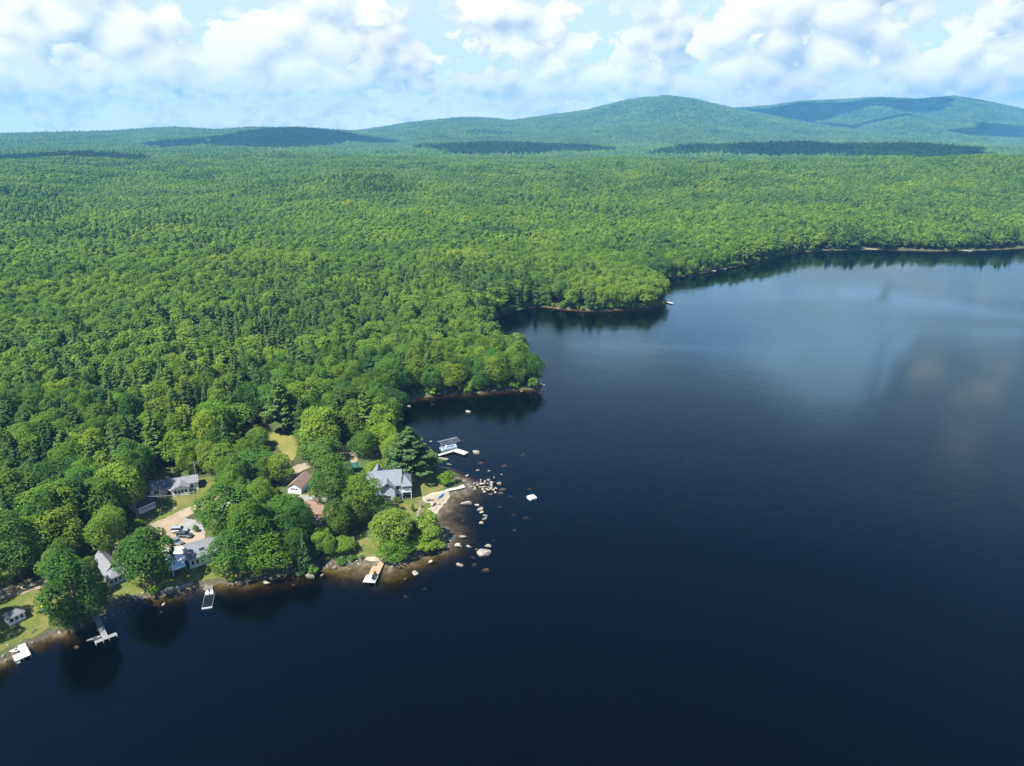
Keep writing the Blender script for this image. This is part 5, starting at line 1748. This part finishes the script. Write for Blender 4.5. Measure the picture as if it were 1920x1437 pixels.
# fire pit on the point lawn
fp = root_at(792, 944.5, 0, 'fire_pit', 'ring of small stones forming a fire pit on the point lawn', 'fire pit')
for i in range(9):
    a = i * 6.283 / 9
    st = link(bpy.data.objects.new('stone', mesh_np('stone', ICO2_V * np.array((0.28, 0.22, 0.2)) * RNG.uniform(0.85, 1.15, (len(ICO2_V), 1)), ICO2_F, [M['concrete']])), fp)
    st.location = (0.95 * math.cos(a), 0.95 * math.sin(a), 0.14)
for i, (dx, dy) in enumerate(((-2.0, 0.4), (1.4, 1.5), (0.2, -2.1))):
    chair(tuple(np.array(fp.location) + (dx, dy, 0.03)), math.atan2(-dy, -dx), M['grey_wood'], ('grey chair on the house side of the fire pit', 'grey chair behind the fire pit towards the beach', 'grey chair on the near side of the fire pit')[i], 'chairs round the fire pit')

# sea walls and flagstone strip
def wall(px, name, label, hh, th, mat):
    pts = [ground(*p) for p in px]
    o = empty(name, tuple(pts[0]), 0, label, 'wall')
    for k, (a, b) in enumerate(zip(pts[:-1], pts[1:])):
        d = (b - a)[:2]
        L = float(np.hypot(*d))
        s = MB().box(0, L - 0.03, -th / 2, th / 2, -0.8, hh + 0.02 * (k % 2)).build('section', mat, o)
        s.location = tuple(a - pts[0])
        s.rotation_euler = (0, 0, math.atan2(d[1], d[0]))
    return o


wall([(300, 1112), (318, 1107), (336, 1103), (350, 1099), (362, 1094)], 'sea_wall', 'low grey concrete wall edging the lawn above the water', 0.55, 0.7, M['concrete'])

# docks far across the water
for k, (a, b, wd, lab) in enumerate([((1226, 525.5), (1254, 529.5), 2.6, 'long pale dock on the far shore nearest the second point'), ((1326, 506.5), (1342, 508.5), 2.2, 'far dock second along the shore from the second point'),
                                     ((1372, 494), (1386, 496), 2.4, 'far dock third along the shore from the second point'), ((1248, 566), (1262, 569), 2.6, 'short dark dock at the tip of the second point'),
                                     ((1622, 466.5), (1644, 468), 3.0, 'pale dock on the far straight shore'), ((1806, 469.5), (1822, 471), 3.0, 'pale dock near the end of the far straight shore')]):
    pier(a, b, wd, 'far_dock', lab, 'dock', M['pale_wood'], 0.6, 3.0, group='docks along the far shore')
for (x, y, rz, lab) in ((1246, 530.5, 0.1, 'white boat moored at the long far dock'), (1316, 510, 0.2, 'pale boat left of the second far dock'), (1356, 505.5, 0.1, 'white boat floating between two far docks')):
    hull(x, y, rz, 'moored_boat', lab, 'boat', M['trim'], 6.0, 2.2, 0.8, z=0.0, group='boats along the far shore', inner=M['boat_blue'])
for k, (x, y) in enumerate(((1016, 720.5), (1020, 722), (1012, 719))):
    bu = link(bpy.data.objects.new('buoy', mesh_np('buoy', ICO2_V * np.array((0.4, 0.4, 0.4)), ICO2_F, [M['trim']], True)))
    bu.location = tuple(at(x, y, 0.12))
    tag(bu, ('white float off the wooded point, middle of three', 'white float off the wooded point, farthest out', 'white float closest to the wooded point')[k], 'buoy', 'white floats off the wooded point')

# ------------------------------------------------------------------ boulders
m, n = material('granite')
pos = n.n('ShaderNodeNewGeometry').outputs['Position']
oi = n.n('ShaderNodeObjectInfo').outputs['Random']
a = n.noise(pos, 1.6, 6, 0.7)
cc = n.ramp(a, [(0.3, (0.12, 0.113, 0.10)), (0.5, (0.25, 0.235, 0.215)), (0.7, (0.40, 0.38, 0.35))])
cc = n.mix(1.0, cc, n.ramp(oi, [(0, (0.72, 0.68, 0.64)), (0.5, (0.95, 0.9, 0.82)), (1, (1.1, 1.08, 1.05))]), 'MULTIPLY')
zz = n.n('ShaderNodeSeparateXYZ', ins={0: pos}).outputs[2]
wet = n.ss(n.m('ADD', zz, n.m('MULTIPLY', a, 0.15)), 0.20, 0.08)
cc = n.mix(wet, cc, n.mix(1.0, cc, (0.60, 0.52, 0.40, 1), 'MULTIPLY'))
p = n.n('ShaderNodeBsdfPrincipled', ins={'Base Color': cc, 'Roughness': 0.9, 'Specular IOR Level': 0.2})
n.link(n.n('ShaderNodeBump', ins={'Height': n.noise(pos, 3.5, 5, 0.7), 'Distance': 0.12, 'Strength': 0.8}).outputs[0], p.inputs['Normal'])
finish(n, p.outputs[0])
M['rock'] = m


def rock_mesh(seed, big=False):
    g = np.random.default_rng(seed)
    V, Fq = (ICO_V, ICO_F) if big else (ICO2_V, ICO2_F)
    v = V.copy()
    for _ in range(10):                                      # cut facets
        d = unit_dirs(g, 1)[0]
        c = g.uniform(0.30, 0.72)
        s = v @ d
        v = v - np.clip(s - c, 0, None)[:, None] * d * 0.97
    v = v * (1 + 0.05 * g.normal(size=(len(v), 1)))
    return mesh_np('boulder', v, Fq, [M['rock']], False)


ROCKM = [rock_mesh(700 + i) for i in range(10)] + [rock_mesh(720 + i, True) for i in range(6)]


def rock(px, py, wpx, hpx, label, group=None, sub=0.0, big=False, z0=None):
    """a boulder covering wpx x hpx pixels round (px, py); sub: metres its top lies under the water"""
    base = 0.0 if z0 is None else z0
    p = at(px, py, base)
    k = F / (p[1] * CP - (base - CAM_H) * SP)
    th = math.atan2(CAM_H, math.hypot(p[0], p[1]))
    wx = wpx / k / 2
    tot = hpx / k
    hz = min(wx * 0.62, 0.55 * tot / math.cos(th))
    wy = min(max((tot - hz * math.cos(th)) / math.sin(th) / 2, wx * 0.5), wx * 1.5)
    me = random.choice(ROCKM[10:] if big else ROCKM[:10])
    o = link(bpy.data.objects.new('boulder', me))
    o.location = (p[0], p[1], base + (0.12 * hz if not sub else -sub - hz))
    o.scale = (wx * 1.1, wy * 1.1, hz * 1.05)
    o.rotation_euler = (random.uniform(-.15, .15), random.uniform(-.15, .15), random.uniform(-.3, .3) + (math.pi if random.random() < .5 else 0))
    return tag(o, label, 'boulder', group)


z5 = lambda x, y: (640 + x / 4.226, 780 + y / 4.226)
z4 = lambda x, y: (480 + x / 5.133, 820 + y / 5.133)
z6 = lambda x, y: (700 + x / 5.053, 560 + y / 5.053)
z1 = lambda x, y: (x / 5.528, 1000 + y / 5.528)
for zf, sc, items in (
    (z5, 4.226, [
        (1063, 297, 75, 40, 0, 'pointed pale boulder standing off the angled dock end'), (860, 388, 50, 22, 0, 'low pale boulder between the long dock and the round bush'),
        (708, 205, 40, 12, 0, 'flat pale rock in the cove behind the pontoon boat'), (690, 272, 45, 14, 0, 'flat pale rock near the shore end of the long dock'),
        (800, 345, 100, 36, 0, 'broad yellowish shore rock under the long dock'), (1000, 476, 40, 32, 0, 'small upright rock above the stone jetty'),
        (1253, 535, 66, 46, 0, 'round pale boulder at the outer end of the stone jetty'), (1283, 573, 70, 26, .12, 'flat tan rock awash beyond the stone jetty'),
        (1250, 602, 70, 24, .08, 'flat greenish rock at the outer corner of the stone jetty'), (1170, 613, 60, 15, .05, 'thin rock awash on the near side of the stone jetty'),
        (993, 696, 102, 42, 0, 'wide flat boulder in front of the sand beach'), (890, 728, 46, 36, .03, 'pale slab in the shallows of the sand beach'),
        (1077, 713, 46, 22, 0, 'uppermost rock in the curved row off the beach'), (1095, 742, 62, 28, 0, 'second rock in the curved row off the beach'),
        (1116, 768, 42, 20, 0, 'third rock in the curved row off the beach'), (1135, 792, 50, 22, 0, 'fourth rock in the curved row off the beach'),
        (1140, 819, 62, 30, 0, 'fifth rock in the curved row off the beach'), (1108, 846, 62, 20, 0, 'last rock in the curved row off the beach'),
        (963, 963, 66, 28, 0, 'grey boulder alone below the curved row'), (850, 990, 62, 52, 0, 'white boulder at the end of the shore thicket'),
        (910, 1026, 66, 46, 0, 'brownish boulder just beyond the white thicket boulder'), (845, 1046, 42, 18, 0, 'low rock at the foot of the shore thicket'),
        (948, 1036, 20, 20, 0, 'small stone beside the brownish thicket boulder'), (1015, 1038, 52, 34, 0, 'golden rounded boulder in line with the largest boulder'),
        (1080, 1050, 70, 25, .15, 'dark rock awash beside the golden boulder'), (1155, 1034, 76, 36, 0, 'slanting pale boulder touching the largest boulder'),
        (1050, 1107, 56, 30, .2, 'sunken tan rock on the shore side of the largest boulder'), (1048, 1160, 50, 40, .4, 'deep sunken rock below the largest boulder'),
        (1135, 1205, 80, 38, .05, 'reddish brown rock awash below the largest boulder'), (935, 1187, 68, 44, 0, 'squarish tan boulder off the kayak shore'),
        (702, 1157, 42, 28, 0, 'small grey boulder between the pier and the thicket'), (505, 1275, 38, 42, .25, 'sunken rock just right of the tan pier'),
        (660, 1352, 50, 28, .35, 'sunken rock out from the tall white rock'), (515, 1410, 60, 45, .4, 'sunken tan rock farthest out from the tan pier'),
        (1485, 568, 55, 25, .25, 'sunken rock out towards the swim raft'), (1340, 620, 46, 26, .3, 'sunken rock off the outer jetty corner'),
        (1480, 790, 100, 40, .5, 'wide sunken rock below the swim raft'), (1355, 770, 50, 26, .45, 'sunken rock beside the wide sunken one'),
        (1365, 888, 40, 30, .4, 'sunken rock out from the curved row'), (1245, 708, 40, 14, .3, 'faint sunken rock beyond the curved row'),
        (1435, 292, 60, 36, .3, 'lone sunken rock far out from the angled dock'), (1280, 385, 66, 26, .03, 'long tan rock awash out from the dock'),
        (1093, 365, 60, 26, .02, 'tan rock awash below the pointed boulder'), (858, 185, 50, 36, .35, 'large sunken rock behind the boat lift'),
        (953, 187, 46, 26, .25, 'smaller sunken rock behind the boat lift'), (1082, 433, 36, 15, 0, 'small rock between the pointed boulder and the jetty'),
        (1165, 438, 28, 14, 0, 'little stone farther out than its neighbour above the jetty'), (1210, 491, 36, 20, 0, 'greenish rock just above the outer jetty'),
        (1268, 466, 22, 12, 0, 'tiny stone above the round jetty boulder'), (1205, 968, 36, 20, .4, 'faint sunken rock above the largest boulder'),
        (960, 815, 30, 26, .25, 'orange sunken stone in the brown shallows'), (800, 748, 30, 14, .04, 'small pale stone in the beach shallows'),
        (825, 887, 18, 24, 0, 'small stone at the edge of the willow bush')]),
    (z4, 5.133, [
        (640, 1330, 66, 28, 0, 'pointed pale rock beside the large flat shore rock'), (748, 1260, 50, 32, 0, 'rounded pale rock below the juniper bed'),
        (720, 1225, 45, 30, 0, 'rock at the end of the juniper bed'), (830, 1235, 36, 14, 0, 'thin pale stone under the juniper bed'), (885, 1245, 40, 12, .03, 'small stone awash beside the sand strip'),
        (105, 1408, 86, 48, 0, 'grey rock in the dark water below the large tree'), (290, 1330, 46, 40, 0, 'dim rock at the shaded bank below the large tree'),
        (350, 1408, 44, 26, .3, 'mossy sunken rock out from the narrow fir'), (1245, 1165, 50, 40, 0, 'pile of pale stones at the head of the tan pier')]),
    (z6, 5.053, [
        (893, 1075, 62, 40, 0, 'golden boulder alone in the dark cove'), (240, 1152, 56, 28, 0, 'pale rock at the inner end of the cove'), (228, 1103, 40, 26, 0, 'small rock above the pale cove rock'),
        (335, 1023, 52, 26, 0, 'brown rock under the cove bushes'), (560, 990, 46, 24, .2, 'sunken rock near the cove bank'), (612, 906, 62, 36, 0, 'grey bank boulder at the back of the cove'),
        (320, 966, 50, 30, 0, 'grey rock among the cove bushes'), (895, 1136, 76, 28, .5, 'sunken rock in front of the golden cove boulder'), (1545, 846, 40, 26, 0, 'pale boulder at the very tip of the wooded point'),
        (1405, 880, 44, 16, 0, 'flat pale rock beside the wooded point tip')]),
    (z1, 5.528, [
        (1078, 880, 46, 40, 0, 'rock beside the landward part of the grey dock'), (1018, 1012, 36, 32, 0, 'rock on the western side of the grey dock'), (800, 1170, 72, 36, .03, 'tan rock awash between the white and grey docks'),
        (1290, 825, 26, 18, 0, 'small stone out from the cottage bank'), (1165, 845, 32, 24, 0, 'small stone near the grey dock bank'), (1700, 738, 62, 42, 0, 'heap-like grey rock at the stony bank by the sea wall'),
        (615, 1032, 42, 34, 0, 'grey rock at the foot of the dark blue-green tree'), (1670, 820, 16, 14, 0, 'tiny stone alone in the black water')])):
    for x, y, w_, h_, sub, lab in items:
        px, py = zf(x, y)
        rock(px, py, w_ / sc, h_ / sc, lab, None, sub)
rock(*z5(1140, 1096), 118 / 4.226, 78 / 4.226, 'largest pale boulder standing in the lake off the point', big=True)
rock(*z5(592, 1246), 60 / 4.226, 96 / 4.226, 'tall narrow white rock out from the dark kayak bush', big=True)
rock(*z4(527, 1338), 114 / 5.133, 66 / 5.133, 'large flat pale rock at the shore below the small bright bush', big=True)
gz = h1(*ground(811, 947)[:2])
rock(811, 947, 14, 14, 'large grey boulder at the edge of the pale sand beach', big=True, z0=gz)
for i, (x, y) in enumerate([(1030, 560), (1048, 540), (1062, 565), (1075, 530), (1082, 552), (1095, 570), (1100, 520), (1108, 545), (1118, 562), (1122, 585), (1130, 535), (1140, 520), (1146, 555), (1152, 578),
                            (1160, 540), (1168, 562), (1172, 590), (1182, 548), (1188, 575), (1198, 560), (1205, 590), (1214, 575), (1222, 600), (1135, 600), (1060, 585), (1110, 508), (1165, 510), (1195, 530),
                            (1010, 545), (985, 535), (970, 520), (950, 530), (930, 540), (915, 552), (900, 545), (940, 556), (905, 530), (880, 545)]):
    s = random.uniform(24, 42) / 4.226
    rock(*z5(x + random.uniform(-6, 6), y + random.uniform(-5, 5)), s, s * random.uniform(0.6, 0.85), 'pale boulder heaped in the stone jetty off the point', 'boulders of the stone jetty', z0=0.25 if 1060 < x < 1200 else 0.1)
for i in range(13):
    u = i / 12
    x, y = 628 - 30 * math.sin(u * 1.6) + random.uniform(-6, 6), 728 + 100 * u
    px, py = z5(x, y)
    rock(px, py, 5.5, 4.0, 'pale stone in the low boulder row between lawn and beach', 'stones of the boulder row by the beach', z0=h1(*ground(px, py)[:2]))
for i, (x, y) in enumerate(((355, 930), (325, 950), (330, 955), (372, 994))):
    px, py = x, y
    rock(px, py, (12, 10, 8, 8)[i], (6, 6, 5, 6)[i], ('flat pale stone patch on the lawn before the long white home', 'pale garden boulder at the road below the long white home', 'smaller garden boulder at the road below the long white home', 'white mound in the gravel bed by the cars')[i], z0=h1(*ground(px, py)[:2]))

# countless small stones along the water's edge
V, Fq, k = [], [], 0
tt = np.vstack([SHORE[i] + (SHORE[i + 1] - SHORE[i]) * u for i in range(len(_pts) - 1) for u in np.linspace(0, 1, 7)[:-1]])
rr_ = np.hypot(tt[:, 0], tt[:, 1])
tt = tt[(rr_ < 640) & (rr_ > 120)]
tt = np.repeat(tt, 2, 0)
tt = tt + RNG.normal(size=tt.shape) * 1.1
hz = height(tt[:, 0], tt[:, 1])
for (x, y), z in zip(tt, hz):
    if z < -0.55 or vnoise(np.array([x / 9.0]), np.array([y / 9.0]), 90)[0] < 0.33:
        continue
    s = 0.12 + 0.45 * RNG.random() ** 2.5
    v = (ICO_LOW if 'ICO_LOW' in globals() else None)
    if v is None:
        b_ = bmesh.new()
        bmesh.ops.create_icosphere(b_, subdivisions=1, radius=1.0)
        ICO_LOW = np.array([q.co[:] for q in b_.verts])
        ICO_LOWF = np.array([[q.index for q in f.verts] for f in b_.faces])
        b_.free()
        v = ICO_LOW
    V.append(v * RNG.uniform(0.75, 1.2, (len(v), 1)) * np.array((s, s * RNG.uniform(.6, 1), s * 0.6)) + (x, y, z + 0.05))
    Fq.append(ICO_LOWF + k)
    k += len(v)
tag(link(bpy.data.objects.new('shore_stones', mesh_np('shore_stones', np.vstack(V), np.vstack(Fq), [M['rock']]))), 'small stones strewn along the shoreline', kind='stuff')
